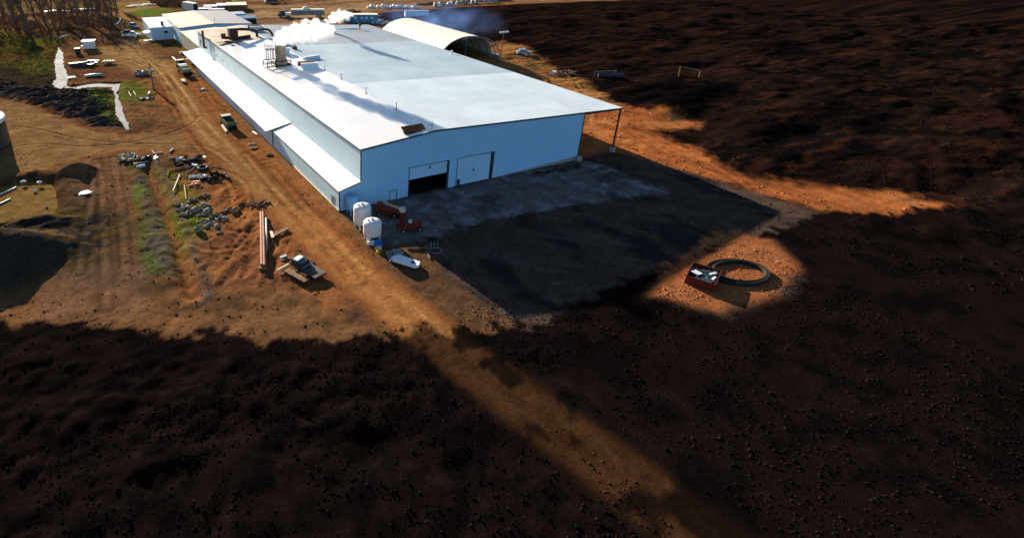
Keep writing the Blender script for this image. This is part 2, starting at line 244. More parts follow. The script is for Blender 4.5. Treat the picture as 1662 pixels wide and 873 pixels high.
# ------------------------------------------------------------------ mesh builder
class MB:
    def __init__(s): s.v = []; s.f = []
    def add(s, vs, fs):
        o = len(s.v); s.v += [tuple(v) for v in vs]; s.f += [tuple(i+o for i in f) for f in fs]; return s
    def box(s, c, d, rz=0, tilt=0, top=1.0, roll=0):
        M = Matrix.Rotation(rz, 3, 'Z') @ Matrix.Rotation(tilt, 3, 'X') @ Matrix.Rotation(roll, 3, 'Y'); vs = []
        for z in (-.5, .5):
            k = top if z > 0 else 1
            for x, y in ((-.5, -.5), (.5, -.5), (.5, .5), (-.5, .5)): vs.append(Vector(c)+M @ Vector((x*d[0]*k, y*d[1]*k, z*d[2])))
        return s.add(vs, [(3, 2, 1, 0), (4, 5, 6, 7), (0, 1, 5, 4), (1, 2, 6, 5), (2, 3, 7, 6), (3, 0, 4, 7)])
    def cyl(s, a, b, r0, r1=None, n=12, caps=True):
        r1 = r0 if r1 is None else r1; a = Vector(a); b = Vector(b); d = (b-a).normalized()
        u = d.orthogonal().normalized(); w = d.cross(u); vs = []
        for c, r in ((a, r0), (b, r1)):
            for i in range(n):
                t = 2*math.pi*i/n; vs.append(c+(u*math.cos(t)+w*math.sin(t))*r)
        fs = [(i, (i+1) % n, n+(i+1) % n, n+i) for i in range(n)]
        if caps: fs += [tuple(range(n-1, -1, -1)), tuple(range(n, 2*n))]
        return s.add(vs, fs)
    def tube(s, pts, r, n=8, closed=False):
        P = [Vector(p) for p in pts]; k = len(P); rr = r if isinstance(r, (list, tuple)) else [r]*k; vs = []; u = None
        for i, p in enumerate(P):
            d = (P[(i+1) % k]-P[i-1]) if closed else (P[min(i+1, k-1)]-P[max(i-1, 0)]); d.normalize()
            u = d.orthogonal().normalized() if u is None else (u-d*u.dot(d)).normalized(); w = d.cross(u)
            for j in range(n):
                t = 2*math.pi*j/n; vs.append(p+(u*math.cos(t)+w*math.sin(t))*rr[i])
        fs = []
        for i in range(k if closed else k-1):
            a = i*n; b = ((i+1) % k)*n
            fs += [(a+j, a+(j+1) % n, b+(j+1) % n, b+j) for j in range(n)]
        if not closed: fs += [tuple(range(n-1, -1, -1)), tuple(range((k-1)*n, k*n))]
        return s.add(vs, fs)
    def lathe(s, c, prof, n=28, sx=1, sy=1):
        c = Vector(c); vs = []; fs = []
        for r, z in prof:
            for i in range(n):
                t = 2*math.pi*i/n; vs.append(c+Vector((r*math.cos(t)*sx, r*math.sin(t)*sy, z)))
        for k in range(len(prof)-1):
            fs += [(k*n+i, k*n+(i+1) % n, (k+1)*n+(i+1) % n, (k+1)*n+i) for i in range(n)]
        fs += [tuple(range(n-1, -1, -1)), tuple(range((len(prof)-1)*n, len(prof)*n))]
        return s.add(vs, fs)
    def plate(s, top, th):                 # a polygon (list of 3D points) with thickness downwards
        n = len(top); th = Vector((0, 0, -th)) if not isinstance(th, Vector) else th
        vs = [Vector(p) for p in top]+[Vector(p)+th for p in top]
        return s.add(vs, [tuple(range(n)), tuple(range(2*n-1, n-1, -1))]+[(i, n+i, n+(i+1) % n, (i+1) % n) for i in range(n)])
    def blob(s, c, r, seed=0, amp=.2, fr=1.0, n=10):
        rnd = random.Random(seed); c = Vector(c); ph = [rnd.uniform(0, 6.28) for _ in range(6)]; vs = []; fs = []; m_ = n*2
        vs.append(c+Vector((0, 0, -r[2]))); 
        for i in range(1, n):
            th = math.pi*i/n
            for j in range(m_):
                f = 2*math.pi*j/m_; k = 1+amp*(math.sin(2*f*fr+ph[0])*math.sin(th*2+ph[1])+.6*math.sin(3*f+ph[2])*math.cos(3*th+ph[3])+.4*rnd.uniform(-1, 1))
                vs.append(c+Vector((r[0]*math.sin(th)*math.cos(f)*k, r[1]*math.sin(th)*math.sin(f)*k, -r[2]*math.cos(th)*k)))
        vs.append(c+Vector((0, 0, r[2]))); L = len(vs)-1
        fs += [(0, 1+(j+1) % m_, 1+j) for j in range(m_)]
        for i in range(n-2):
            a = 1+i*m_; b = a+m_; fs += [(a+j, a+(j+1) % m_, b+(j+1) % m_, b+j) for j in range(m_)]
        a = 1+(n-2)*m_; fs += [(a+j, a+(j+1) % m_, L) for j in range(m_)]
        return s.add(vs, fs)
    def build(s, name, mat, parent=None, smooth=False):
        me = bpy.data.meshes.new(name); me.from_pydata([tuple(v) for v in s.v], [], s.f); me.update()
        bm = bmesh.new(); bm.from_mesh(me); bmesh.ops.recalc_face_normals(bm, faces=bm.faces); bm.to_mesh(me); bm.free()
        if smooth:
            me.polygons.foreach_set('use_smooth', [True]*len(me.polygons))
            try: me.set_sharp_from_angle(angle=R(38))
            except Exception: pass
        me.materials.append(mat); o = bpy.data.objects.new(name, me); COL.objects.link(o); o.parent = parent; return o
def tag(o, label, cat, group=None, kind=None):
    o['label'] = label; o['category'] = cat
    if group: o['group'] = group
    if kind: o['kind'] = kind
    return o
def thing(name, label, cat, loc=(0, 0, 0), rz=0, group=None):
    o = bpy.data.objects.new(name, None); COL.objects.link(o); o.location = loc; o.rotation_euler = (0, 0, rz)
    o.empty_display_size = .3; return tag(o, label, cat, group)
def kids(o): return [c for c in list(COL.objects) if c.parent == o]
def dup(root, loc, rz=0, label=None, s=None):
    r = root.copy(); COL.objects.link(r); r.location = loc; r.rotation_euler = (0, 0, rz)
    if s: r.scale = s if isinstance(s, tuple) else (s, s, s)
    if label: r['label'] = label
    for c in kids(root):
        k = c.copy(); COL.objects.link(k); k.parent = r
        for g in kids(c):
            g2 = g.copy(); COL.objects.link(g2); g2.parent = k
    return r
# ------------------------------------------------------------------ materials
def mat(name, c, rough=.6, metal=0, var=.2, sc=1.0, bump=0, c2=None, rust=None, rib=None, ribk=.12, spec=.22, ao=None, bsc=None):
    m_ = bpy.data.materials.new(name); m_.use_nodes = True; N = m_.node_tree.nodes; L = m_.node_tree.links
    b = N['Principled BSDF']; b.inputs['Roughness'].default_value = rough; b.inputs['Metallic'].default_value = metal
    b.inputs['Specular IOR Level'].default_value = spec
    tc = N.new('ShaderNodeTexCoord'); nz = N.new('ShaderNodeTexNoise'); nz.inputs['Scale'].default_value = sc; nz.inputs['Detail'].default_value = 6
    nz.inputs['Roughness'].default_value = .62; L.new(tc.outputs['Object'], nz.inputs['Vector'])
    rp = N.new('ShaderNodeValToRGB'); rp.color_ramp.elements[0].position = .3; rp.color_ramp.elements[1].position = .7
    c2 = c2 or tuple(x*(1-var*1.6) for x in c); rp.color_ramp.elements[0].color = (*c2, 1); rp.color_ramp.elements[1].color = (*[min(1, x*(1+var*.25)) for x in c], 1)
    L.new(nz.outputs['Fac'], rp.inputs['Fac']); out = rp.outputs['Color']
    if rust:                               # (colour, scale, threshold)
        n2 = N.new('ShaderNodeTexNoise'); n2.inputs['Scale'].default_value = rust[1]; n2.inputs['Detail'].default_value = 8; L.new(tc.outputs['Object'], n2.inputs['Vector'])
        r2 = N.new('ShaderNodeValToRGB'); r2.color_ramp.elements[0].position = rust[2]; r2.color_ramp.elements[1].position = rust[2]+.12; L.new(n2.outputs['Fac'], r2.inputs['Fac'])
        mx = N.new('ShaderNodeMix'); mx.data_type = 'RGBA'; L.new(r2.outputs['Color'], mx.inputs['Factor']); L.new(out, mx.inputs['A']); mx.inputs['B'].default_value = (*rust[0], 1); out = mx.outputs['Result']
    hgt = None
    if rib:                                # (axis, period)
        sx = N.new('ShaderNodeSeparateXYZ'); L.new(tc.outputs['Object'], sx.inputs[0])
        d = N.new('ShaderNodeMath'); d.operation = 'DIVIDE'; L.new(sx.outputs[rib[0]], d.inputs[0]); d.inputs[1].default_value = rib[1]
        fr = N.new('ShaderNodeMath'); fr.operation = 'FRACT'; L.new(d.outputs[0], fr.inputs[0])
        pp = N.new('ShaderNodeMath'); pp.operation = 'PINGPONG'; L.new(fr.outputs[0], pp.inputs[0]); pp.inputs[1].default_value = .5
        mr = N.new('ShaderNodeMapRange'); mr.inputs['From Min'].default_value = 0; mr.inputs['From Max'].default_value = rib[2] if len(rib) > 2 else .14
        mr.inputs['To Min'].default_value = 1-ribk; mr.inputs['To Max'].default_value = 1; L.new(pp.outputs[0], mr.inputs['Value'])
        ml = N.new('ShaderNodeMix'); ml.data_type = 'RGBA'; ml.blend_type = 'MULTIPLY'; ml.inputs['Factor'].default_value = 1; L.new(out, ml.inputs['A']); L.new(mr.outputs[0], ml.inputs['B']); out = ml.outputs['Result']
    L.new(out, b.inputs['Base Color'])
    if bump:
        n3 = N.new('ShaderNodeTexNoise'); n3.inputs['Scale'].default_value = bsc or sc*4; n3.inputs['Detail'].default_value = 5; L.new(tc.outputs['Object'], n3.inputs['Vector'])
        bp = N.new('ShaderNodeBump'); bp.inputs['Strength'].default_value = min(1, bump); bp.inputs['Distance'].default_value = .1 if bump <= 1 else .1*bump
        L.new(n3.outputs['Fac'], bp.inputs['Height']); L.new(bp.outputs[0], b.inputs['Normal'])
    return m_
M = {}
M['roof'] = mat('roof_white', (.89, .86, .81), .27, 0, .04, .12, rib=(1, 1.25, .13), ribk=.26, spec=.9)
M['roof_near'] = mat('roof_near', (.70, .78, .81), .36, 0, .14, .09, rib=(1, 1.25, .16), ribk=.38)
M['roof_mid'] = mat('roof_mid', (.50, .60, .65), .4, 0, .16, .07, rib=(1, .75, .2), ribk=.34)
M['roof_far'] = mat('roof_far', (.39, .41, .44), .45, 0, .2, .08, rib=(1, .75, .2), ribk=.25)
M['roof_tan'] = mat('roof_tan', (.50, .41, .30), .85, 0, .2, .15, rust=((.34, .17, .08), .12, .56), rib=(1, 1.25, .13), ribk=.25)
M['roof_pale'] = mat('roof_pale', (.66, .63, .50), .85, 0, .12, .3, rib=(1, 1.0, .13), ribk=.18)
M['roof_pink'] = mat('roof_pink', (.62, .47, .38), .85, 0, .12, .3, rib=(1, 1.0, .13), ribk=.18)
M['roof_grey'] = mat('roof_grey', (.27, .27, .29), .8, 0, .12, .3, rib=(1, 1.0, .2), ribk=.25)
M['wall'] = mat('wall_front', (.32, .63, .93), .5, 0, .05, .25, rib=(0, .9, .12), ribk=.12)  # white cladding; the blue of skylit shade is put into its colour
M['wall_side'] = mat('wall_side', (.56, .74, .82), .45, 0, .07, .2, rib=(1, .9, .12), ribk=.14)  # same white cladding with a paler sky tint in its colour
M['wall_door'] = mat('door_panel', (.40, .68, .92), .5, 0, .05, .25)  # white door panels, shade blue mixed into the colour
M['trim'] = mat('trim_dark', (.03, .06, .065), .5, 0, .2)
M['conc'] = mat('concrete', (.36, .35, .33), .85, 0, .25, 1.2, bump=.3)
M['dark'] = mat('dark_interior', (.03, .03, .032), .9, 0, .3)  # near-black colour that paints the shade inside openings
M['rust'] = mat('rusty_steel', (.20, .075, .03), .7, .2, .5, 2.0, bump=.3)
M['rustbright'] = mat('rust_orange', (.30, .09, .025), .7, 0, .4, 1.0)
M['steel'] = mat('worn_steel', (.48, .40, .28), .55, .2, .4, 1.2, rust=((.16, .09, .04), 1.5, .58))
M['frame'] = mat('frame_steel', (.10, .075, .05), .6, .2, .4, 2)
M['white'] = mat('white_paint', (.78, .78, .76), .4, 0, .08, 1.5, rust=((.45, .38, .3), 2.5, .68))
M['bright'] = mat('white_sheet', (.86, .87, .88), .5, 0, .12, 1.2, bump=.5)
M['cream'] = mat('cream_fabric', (.93, .86, .66), .6, 0, .05, .15)
M['black'] = mat('black_rubber', (.018, .018, .02), .75, 0, .3, 3)
M['glass'] = mat('dark_glass', (.02, .03, .04), .08, 0, .1, spec=.8)
M['olive'] = mat('olive_paint', (.11, .15, .08), .5, 0, .25, 2)
M['olivel'] = mat('pale_olive', (.42, .45, .34), .5, 0, .2, 2)
M['red'] = mat('red_paint', (.17, .022, .015), .4, 0, .3, 2)
M['yellow'] = mat('yellow_paint', (.75, .45, .05), .45, 0, .2, 2)
M['trestle'] = mat('trestle_paint', (.42, .26, .07), .6, 0, .4, 1)
M['orange'] = mat('orange_paint', (.75, .18, .03), .45, 0, .2, 2)
M['blue'] = mat('blue_plastic', (.03, .12, .6), .4, 0, .15, 2)
M['bluet'] = mat('blue_tank', (.16, .42, .75), .4, 0, .15, 1)
M['bluewall'] = mat('blue_siding', (.10, .28, .42), .5, 0, .25, .6)
M['wood'] = mat('timber', (.48, .34, .19), .8, 0, .35, 1.5)
M['woodd'] = mat('old_timber', (.23, .13, .07), .85, 0, .4, 1.5)
M['woodp'] = mat('pale_timber', (.70, .62, .44), .8, 0, .2, 1.5)
M['green'] = mat('green_tarp', (.28, .50, .42), .5, 0, .2, 2)
M['rock'] = mat('boulder', (.42, .34, .26), .9, 0, .45, 1.1, bump=1, bsc=3, spec=.1, c2=(.10, .075, .055))
M['silver'] = mat('car_silver', (.55, .58, .6), .3, .3, .08, 1)
M['bluecar'] = mat('car_blue', (.30, .42, .58), .3, .3, .08, 1)
M['darkcar'] = mat('car_dark', (.035, .04, .05), .3, .1, .1, 1)
M['bark'] = mat('bark', (.17, .115, .075), .9, 0, .4, 2)
M['twig'] = mat('twigs', (.26, .17, .11), .9, 0, .4, 1)
M['brush'] = mat('brushwood', (.34, .18, .09), .9, 0, .5, .4)
M['tankgreen'] = mat('silo_wall', (.07, .09, .085), .4, .2, .3, .5, rib=(2, 1.2, .1), ribk=.3)
M['duct'] = mat('duct_brown', (.085, .04, .035), .6, .2, .4, 1, rust=((.2, .08, .03), 1.2, .6))
M['ventb'] = mat('vent_sheet', (.52, .72, .84), .4, 0, .06, 1)
M['stackb'] = mat('stack_blue', (.06, .20, .33), .45, .1, .3, 1)
M['grey'] = mat('grey_metal', (.26, .27, .28), .5, .2, .25, 1.5)
M['ice_grey'] = mat('grey_ice', (.19, .20, .22), .8, 0, .3, .22, c2=(.05, .055, .068), bump=.6, bsc=1.0, spec=.1)  # flat grey mottle for the lower stream
def water(name, c, rough, bump=.15, sc=1.5, spec=.5):
    m_ = mat(name, c, rough, 0, .35, .5, spec=spec, bump=bump, bsc=sc); return m_
M['pond'] = water('pond_water', (.21, .125, .038), .3, .01, .5, .03)
for n_ in M['pond'].node_tree.nodes:
    if n_.type == 'BSDF_PRINCIPLED': n_.inputs['IOR'].default_value = 1.0; n_.inputs['Specular IOR Level'].default_value = 0
M['ice'] = mat('stream_ice', (.30, .31, .32), .85, 0, .3, .3, c2=(.012, .015, .02), bump=.8, bsc=1.0, spec=.1)  # sun glare on the stream water, painted as a pale mottled colour
# ground material reads the soil colours stored in the mesh
gm = bpy.data.materials.new('soil'); gm.use_nodes = True; N = gm.node_tree.nodes; L = gm.node_tree.links; b = N['Principled BSDF']
b.inputs['Roughness'].default_value = .95; b.inputs['Specular IOR Level'].default_value = 0
at_ = N.new('ShaderNodeVertexColor'); at_.layer_name = 'soil'; tc = N.new('ShaderNodeTexCoord')
nz = N.new('ShaderNodeTexNoise'); nz.inputs['Scale'].default_value = 1.6; nz.inputs['Detail'].default_value = 8; nz.inputs['Roughness'].default_value = .7; L.new(tc.outputs['Object'], nz.inputs['Vector'])
mr = N.new('ShaderNodeMapRange'); mr.inputs['From Min'].default_value = .3; mr.inputs['From Max'].default_value = .7; mr.inputs['To Min'].default_value = .62; mr.inputs['To Max'].default_value = 1.32; L.new(nz.outputs['Fac'], mr.inputs['Value'])
nf_ = N.new('ShaderNodeTexNoise'); nf_.inputs['Scale'].default_value = 9; nf_.inputs['Detail'].default_value = 4; L.new(tc.outputs['Object'], nf_.inputs['Vector'])
mf_ = N.new('ShaderNodeMapRange'); mf_.inputs['From Min'].default_value = .35; mf_.inputs['From Max'].default_value = .65; mf_.inputs['To Min'].default_value = .7; mf_.inputs['To Max'].default_value = 1.3; L.new(nf_.outputs['Fac'], mf_.inputs['Value'])
mm_ = N.new('ShaderNodeMath'); mm_.operation = 'MULTIPLY'; L.new(mr.outputs[0], mm_.inputs[0]); L.new(mf_.outputs[0], mm_.inputs[1])
ml = N.new('ShaderNodeMix'); ml.data_type = 'RGBA'; ml.blend_type = 'MULTIPLY'; ml.inputs['Factor'].default_value = 1; L.new(at_.outputs[0], ml.inputs['A']); L.new(mm_.outputs[0], ml.inputs['B']); L.new(ml.outputs['Result'], b.inputs['Base Color'])
n3 = N.new('ShaderNodeTexNoise'); n3.inputs['Scale'].default_value = 1.8; n3.inputs['Detail'].default_value = 9; n3.inputs['Roughness'].default_value = .72; L.new(tc.outputs['Object'], n3.inputs['Vector'])
bp = N.new('ShaderNodeBump'); bp.inputs['Strength'].default_value = .4; bp.inputs['Distance'].default_value = .2; L.new(n3.outputs['Fac'], bp.inputs['Height']); L.new(bp.outputs[0], b.inputs['Normal'])
# ------------------------------------------------------------------ ground sheet
def axis(segs):
    out = []
    for a, b_, st in segs: out += list(np.arange(a, b_, st))
    out.append(segs[-1][1]); return np.array(out, float)
def geo(a, b_, n): return list(a*(b_/a)**(np.arange(n+1)/n))
xs = np.concatenate([-np.array(geo(100, 2500, 24))[::-1][:-1], axis([(-100, -62, 1.2), (-62, 14, .42), (14, 120, .9), (120, 230, 1.2), (230, 420, 2.2)]), np.array(geo(420, 4000, 30))[1:]])
ys = np.concatenate([-np.array(geo(110, 900, 14))[::-1][:-1], axis([(-110, -48, .9), (-48, 120, .45), (120, 260, 1.0), (260, 460, 3.0)]), np.array(geo(460, 4000, 26))[1:]])
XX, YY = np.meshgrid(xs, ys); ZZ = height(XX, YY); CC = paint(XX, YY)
nx, ny = len(xs), len(ys); me = bpy.data.meshes.new('ground')
me.vertices.add(nx*ny); me.vertices.foreach_set('co', np.stack([XX, YY, ZZ], -1).astype(np.float32).ravel())
idx = np.arange(nx*ny).reshape(ny, nx); q = np.stack([idx[:-1, :-1], idx[:-1, 1:], idx[1:, 1:], idx[1:, :-1]], -1).reshape(-1, 4); nf = len(q)
me.loops.add(nf*4); me.loops.foreach_set('vertex_index', q.ravel().astype(np.int32)); me.polygons.add(nf)
me.polygons.foreach_set('loop_start', np.arange(0, nf*4, 4, dtype=np.int32)); me.polygons.foreach_set('loop_total', np.full(nf, 4, dtype=np.int32))
me.update(calc_edges=True); me.polygons.foreach_set('use_smooth', np.ones(nf, bool))
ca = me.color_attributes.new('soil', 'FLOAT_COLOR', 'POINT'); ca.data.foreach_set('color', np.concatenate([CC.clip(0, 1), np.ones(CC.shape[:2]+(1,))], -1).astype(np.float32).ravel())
me.materials.append(gm); gr = bpy.data.objects.new('ground', me); COL.objects.link(gr); gr['kind'] = 'structure'
print('ground verts', nx*ny)
def sheet(name, poly, z, m_, amp=.55):
    mb = MB(); mb.plate([(x, y, z) for x, y in ragged(poly, amp)], .05); o = mb.build(name, m_); o['kind'] = 'structure'; return o
sheet('pond', POND, -.75, M['pond'])
sheet('stream', STREAM1, -.12, M['ice']); sheet('stream', STREAM2, -.18, M['ice_grey'])
# ------------------------------------------------------------------ main building
a_, b_, c_, e_ = 4.58, 21.0, 61.77, 73.9
ZE, ZR, ZF = 11.99, 13.34, 11.16
def rz(x): return ZE+(x-a_)*(ZR-ZE)/(b_-a_) if x < b_ else ZR-(x-b_)*(ZR-ZF)/(e_-b_)
def yb(x): return 141.3-.125*(x-a_)
main = thing('warehouse', 'huge white metal warehouse with low gable roof and two large doors', 'warehouse', (0, 0, 0))
th = .18
def roofpart(x0, x1, y0, y1f, m_, label=None):
    mb = MB(); k = 6
    y1 = y1f if callable(y1f) else (lambda x: y1f)
    mb.plate([(x0, y0, rz(x0)), (x1, y0, rz(x1)), (x1, y1(x1), rz(x1)), (x0, y1(x0), rz(x0))], th)
    o = mb.build('roof', m_, main)
    if label: o['label'] = label
roofpart(a_-.25, b_, -.25, 108, M['roof'], 'bright white left roof slope')
roofpart(a_-.25, b_, 108.01, yb, M['roof_tan'], 'rust stained tan end of the left roof slope')
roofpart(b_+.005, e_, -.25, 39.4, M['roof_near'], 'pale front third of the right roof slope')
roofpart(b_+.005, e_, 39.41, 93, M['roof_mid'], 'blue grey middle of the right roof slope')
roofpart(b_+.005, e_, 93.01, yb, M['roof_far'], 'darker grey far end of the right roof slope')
mb = MB(); mb.plate([(b_-.35, -.24, ZR+.03), (b_+.35, -.24, ZR+.03), (b_+.35, 138, ZR+.03), (b_-.35, 138, ZR+.03)], .03); mb.build('ridge_cap', M['roof'], main)
def wallx(mb, x0, x1, z0, y, t=.15, zt=None):   # piece of a wall that faces the front
    za, zb = (zt, zt) if zt is not None else (rz(x0)-th-.01, rz(x1)-th-.01)
    mb.plate([(x0, y, z0), (x1, y, z0), (x1, y, zb), (x0, y, za)], Vector((0, t, 0)))
d1l, d1r, d2l, d2r, hd = 15.34, 24.72, 27.0, 36.28, 6.25
mb = MB()
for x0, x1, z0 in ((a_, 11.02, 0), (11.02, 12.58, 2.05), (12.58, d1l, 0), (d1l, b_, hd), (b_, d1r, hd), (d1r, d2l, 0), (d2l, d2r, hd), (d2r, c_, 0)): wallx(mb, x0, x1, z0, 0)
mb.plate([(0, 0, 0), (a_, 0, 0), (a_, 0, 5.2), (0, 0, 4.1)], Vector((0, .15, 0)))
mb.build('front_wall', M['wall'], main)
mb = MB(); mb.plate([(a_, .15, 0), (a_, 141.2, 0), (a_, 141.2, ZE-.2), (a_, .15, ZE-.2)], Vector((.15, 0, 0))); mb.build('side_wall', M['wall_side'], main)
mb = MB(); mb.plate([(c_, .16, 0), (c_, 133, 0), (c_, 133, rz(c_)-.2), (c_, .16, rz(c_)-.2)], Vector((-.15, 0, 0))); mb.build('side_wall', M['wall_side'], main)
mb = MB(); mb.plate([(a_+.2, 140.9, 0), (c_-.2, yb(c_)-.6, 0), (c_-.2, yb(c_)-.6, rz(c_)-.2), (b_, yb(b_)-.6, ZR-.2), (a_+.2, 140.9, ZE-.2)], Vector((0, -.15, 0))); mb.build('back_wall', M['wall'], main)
# doors
mb = MB(); mb.box(((d1l+d1r)/2, .12, (3.55+hd)/2), (d1r-d1l-.1, .08, hd-3.55))
for z in (4.4, 5.3): mb.box(((d1l+d1r)/2, .07, z), (d1r-d1l-.2, .03, .05))
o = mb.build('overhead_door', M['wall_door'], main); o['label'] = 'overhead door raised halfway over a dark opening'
MB().box(((d1l+d1r)/2+.2, -.02, 5.55), (.35, .1, .4)).build('handle', M['trim'], o)
mb = MB(); mb.box(((d2l+d2r)/2-.2, .12, hd/2), (d2r-d2l-.6, .08, hd-.02))
for z in (1.6, 3.1, 4.6): mb.box(((d2l+d2r)/2-.2, .07, z), (d2r-d2l-.8, .02, .04))
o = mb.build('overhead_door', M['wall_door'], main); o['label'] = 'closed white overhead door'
MB().box(((d2l+d2r)/2-.2, .0, 2.9), (.4, .1, .4)).build('handle', M['trim'], o)
def frame(x0, x1, z1, w, wr, nm='door_frame'):
    mb = MB(); mb.box((x0, -.03, z1/2), (w, .08, z1)); mb.box((x1, -.03, z1/2), (wr, .08, z1)); mb.box(((x0+x1)/2, -.05, z1), (x1-x0+w, .08, w)); return mb.build(nm, M['trim'], main)
frame(d1l, d1r, hd, .1, .5); frame(d2l, d2r, hd, .1, .65)
o = MB().box((11.8, .06, 1.02), (1.5, .08, 2.0)).build('side_door', M['wall_door'], main); MB().box((12.35, -.02, 1.0), (.1, .06, .16)).build('handle', M['trim'], o)
frame(11.02, 12.58, 2.05, .1, .1)
# trims
mb = MB()
for x0, x1 in ((a_-.25, b_), (b_, e_)): mb.plate([(x0, -.3, rz(x0)+.04), (x1, -.3, rz(x1)+.04), (x1, -.3, rz(x1)-.3), (x0, -.3, rz(x0)-.3)], Vector((0, .045, 0)))
mb.box((a_-.02, -.03, (5.4+ZE-.3)/2), (.22, .08, ZE-5.7)); mb.box((.0, -.03, 2.05), (.22, .1, 4.1)); mb.box((c_+.03, -.02, 5.7), (.25, .12, 11.2))
mb.plate([(a_-.2, -.29, 5.42), (-.25, -.29, 4.26), (-.25, -.29, 4.02), (a_-.2, -.29, 5.18)], Vector((0, .045, 0)))
mb.plate([(a_-.32, -.25, ZE+.02), (a_-.32, 141.2, ZE+.02), (a_-.32, 141.2, ZE-.2), (a_-.32, -.25, ZE-.2)], Vector((.05, 0, 0)))
mb.build('trim', M['trim'], main)
# concrete foundation stepping out at the right
mb = MB(); mb.plate([(36.5, -.12, .02), (c_+.3, -.12, .02), (c_+.3, -.12, 1.0), (44, -.12, .3)], Vector((0, .11, 0))); mb.box((c_+.1, 40, .5), (.3, 80, 1.0)); mb.box((c_-.1, -.55, .5), (1.4, .9, 1.0))
mb.build('foundation', M['conc'], main)
# open canopy at the right: purlins, posts on concrete footings
for k in range(6):
    y = .2+k*26
    o = MB().box((e_-.25, y, (ZF+.9)/2-.1), (.32, .32, ZF-1.1)).build('post', M['trim'], main)
    MB().box((e_-.25, y, .55), (1.0, 1.0, 1.3), top=.9).build('footing', M['conc'], o)
    MB().plate([(c_, y-.1, rz(c_)-.2), (e_-.1, y-.1, ZF-.2), (e_-.1, y-.1, ZF-.55), (c_, y-.1, rz(c_)-.75)], Vector((0, .2, 0))).build('rafter', M['trim'], main)
# lean-to near
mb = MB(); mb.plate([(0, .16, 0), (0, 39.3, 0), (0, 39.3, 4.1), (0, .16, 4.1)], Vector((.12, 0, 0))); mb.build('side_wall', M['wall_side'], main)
mb = MB(); mb.plate([(-.22, -.25, 4.24), (a_-.02, -.25, 5.40), (a_-.02, 39.2, 5.40), (-.22, 39.2, 4.24)], .12); mb.build('roof', M['roof'], main)['label'] = 'low white roof of the near lean-to'
p = G(539, 335); MB().box((-.05, 3.1, 1.05), (.1, .1+1.1, 2.1)).build('side_door', M['grey'], main)
MB().box((-.12, 20, .12), (.2, 40, .24)).build('foundation', M['woodp'], main)
# lean-to far
mb = MB(); mb.plate([(-.2, 39.5, 0), (-.2, 128, 0), (-.2, 128, 4.4), (-.2, 39.5, 4.4)], Vector((.12, 0, 0))); mb.build('side_wall', M['wall_side'], main)
mb = MB(); mb.plate([(-.08, 39.42, 0), (a_, 39.42, 0), (a_, 39.42, 5.5), (-.08, 39.42, 4.5)], Vector((0, .1, 0))); mb.build('front_wall', M['wall'], main)
mb = MB(); mb.plate([(-1.8, 38.9, 4.25), (a_-.02, 38.9, 5.62), (a_-.02, 141, 5.62), (-1.8, 141, 4.25)], .14); mb.build('roof', M['roof'], main)['label'] = 'long white roof of the far lean-to'
mb = MB(); mb.plate([(-1.85, 38.85, 4.27), (a_, 38.85, 5.64), (a_, 38.85, 5.36), (-1.85, 38.85, 4.0)], Vector((0, .04, 0))); mb.box((-.1, 39.42, 2.1), (.18, .14, 4.2)); mb.build('trim', M['trim'], main)
# small windows and marks in the upper left wall
for y, z in ((121, 8.6), (112, 8.2), (136, 9), (104, 8.0)): MB().box((a_-.03, y, z), (.06, .9, .8)).build('window', M['glass'], main)
MB().box((a_-.03, 137.5, 8.2), (.08, .5, 2.6)).build('downpipe', M['rust'], main)
# ------------------------------------------------------------------ buildings behind
mid = thing('workshop', 'pale yellow roofed workshop joined to the far end of the warehouse', 'workshop')
MB().plate([(a_-.2, 141.45, 6.1), (20, 141.45, 7.0), (20, 180.8, 7.0), (a_-.2, 180.8, 6.1)], .15).build('roof', M['roof_pale'], mid)
MB().plate([(20.01, 141.45, 7.0), (34, 139.6, 6.3), (34, 180.8, 6.3), (20.01, 180.8, 7.0)], .15).build('roof', M['roof_pale'], mid)
MB().plate([(a_, 141.5, 0), (a_, 180.8, 0), (a_, 180.8, 5.9), (a_, 141.5, 5.9)], Vector((.12, 0, 0))).build('wall', mat('wall_tan', (.42, .38, .27), .6, 0, .2, .5, rib=(1, .9, .12), ribk=.2), mid)
pk = thing('long_shed', 'long shed with a pinkish tan and grey gable roof behind the workshop', 'shed')
MB().plate([(4.5, 181, 7.0), (20.5, 181, 8.0), (20.5, 227, 8.0), (4.5, 227, 7.0)], .15).build('roof', M['roof_pink'], pk)
MB().plate([(20.51, 181, 8.0), (38, 181, 6.95), (38, 229, 6.95), (20.51, 227, 8.0)], .15).build('roof', M['roof_grey'], pk)
mb = MB(); mb.plate([(4.7, 181.2, 0), (37.8, 181.2, 0), (37.8, 181.2, 6.8), (20.5, 181.2, 7.85), (4.7, 181.2, 6.85)], Vector((0, .15, 0))); mb.build('wall', M['wall'], pk)
mb = MB(); mb.plate([(4.7, 181.4, 0), (4.7, 226.8, 0), (4.7, 226.8, 6.8), (4.7, 181.4, 6.8)], Vector((.12, 0, 0))); mb.build('wall', M['wall_side'], pk)
mb = MB(); mb.plate([(37.8, 181.4, 0), (37.8, 228.8, 0), (37.8, 228.8, 6.75), (37.8, 181.4, 6.75)], Vector((-.12, 0, 0))); mb.build('wall', M['wall_side'], pk)
MB().plate([(4.3, 180.94, 7.04), (20.5, 180.94, 8.04), (38.1, 180.94, 7.0), (38.1, 180.94, 6.6), (20.5, 180.94, 7.64), (4.3, 180.94, 6.64)], Vector((0, .04, 0))).build('trim', M['trim'], pk)
MB().cyl((20.7, 182, 7.9), (20.7, 182, 10.2), .08).build('vent_pipe', M['frame'], pk)
an = thing('annex', 'small pale blue annex with a white lean-to roof beside two vehicles', 'building')
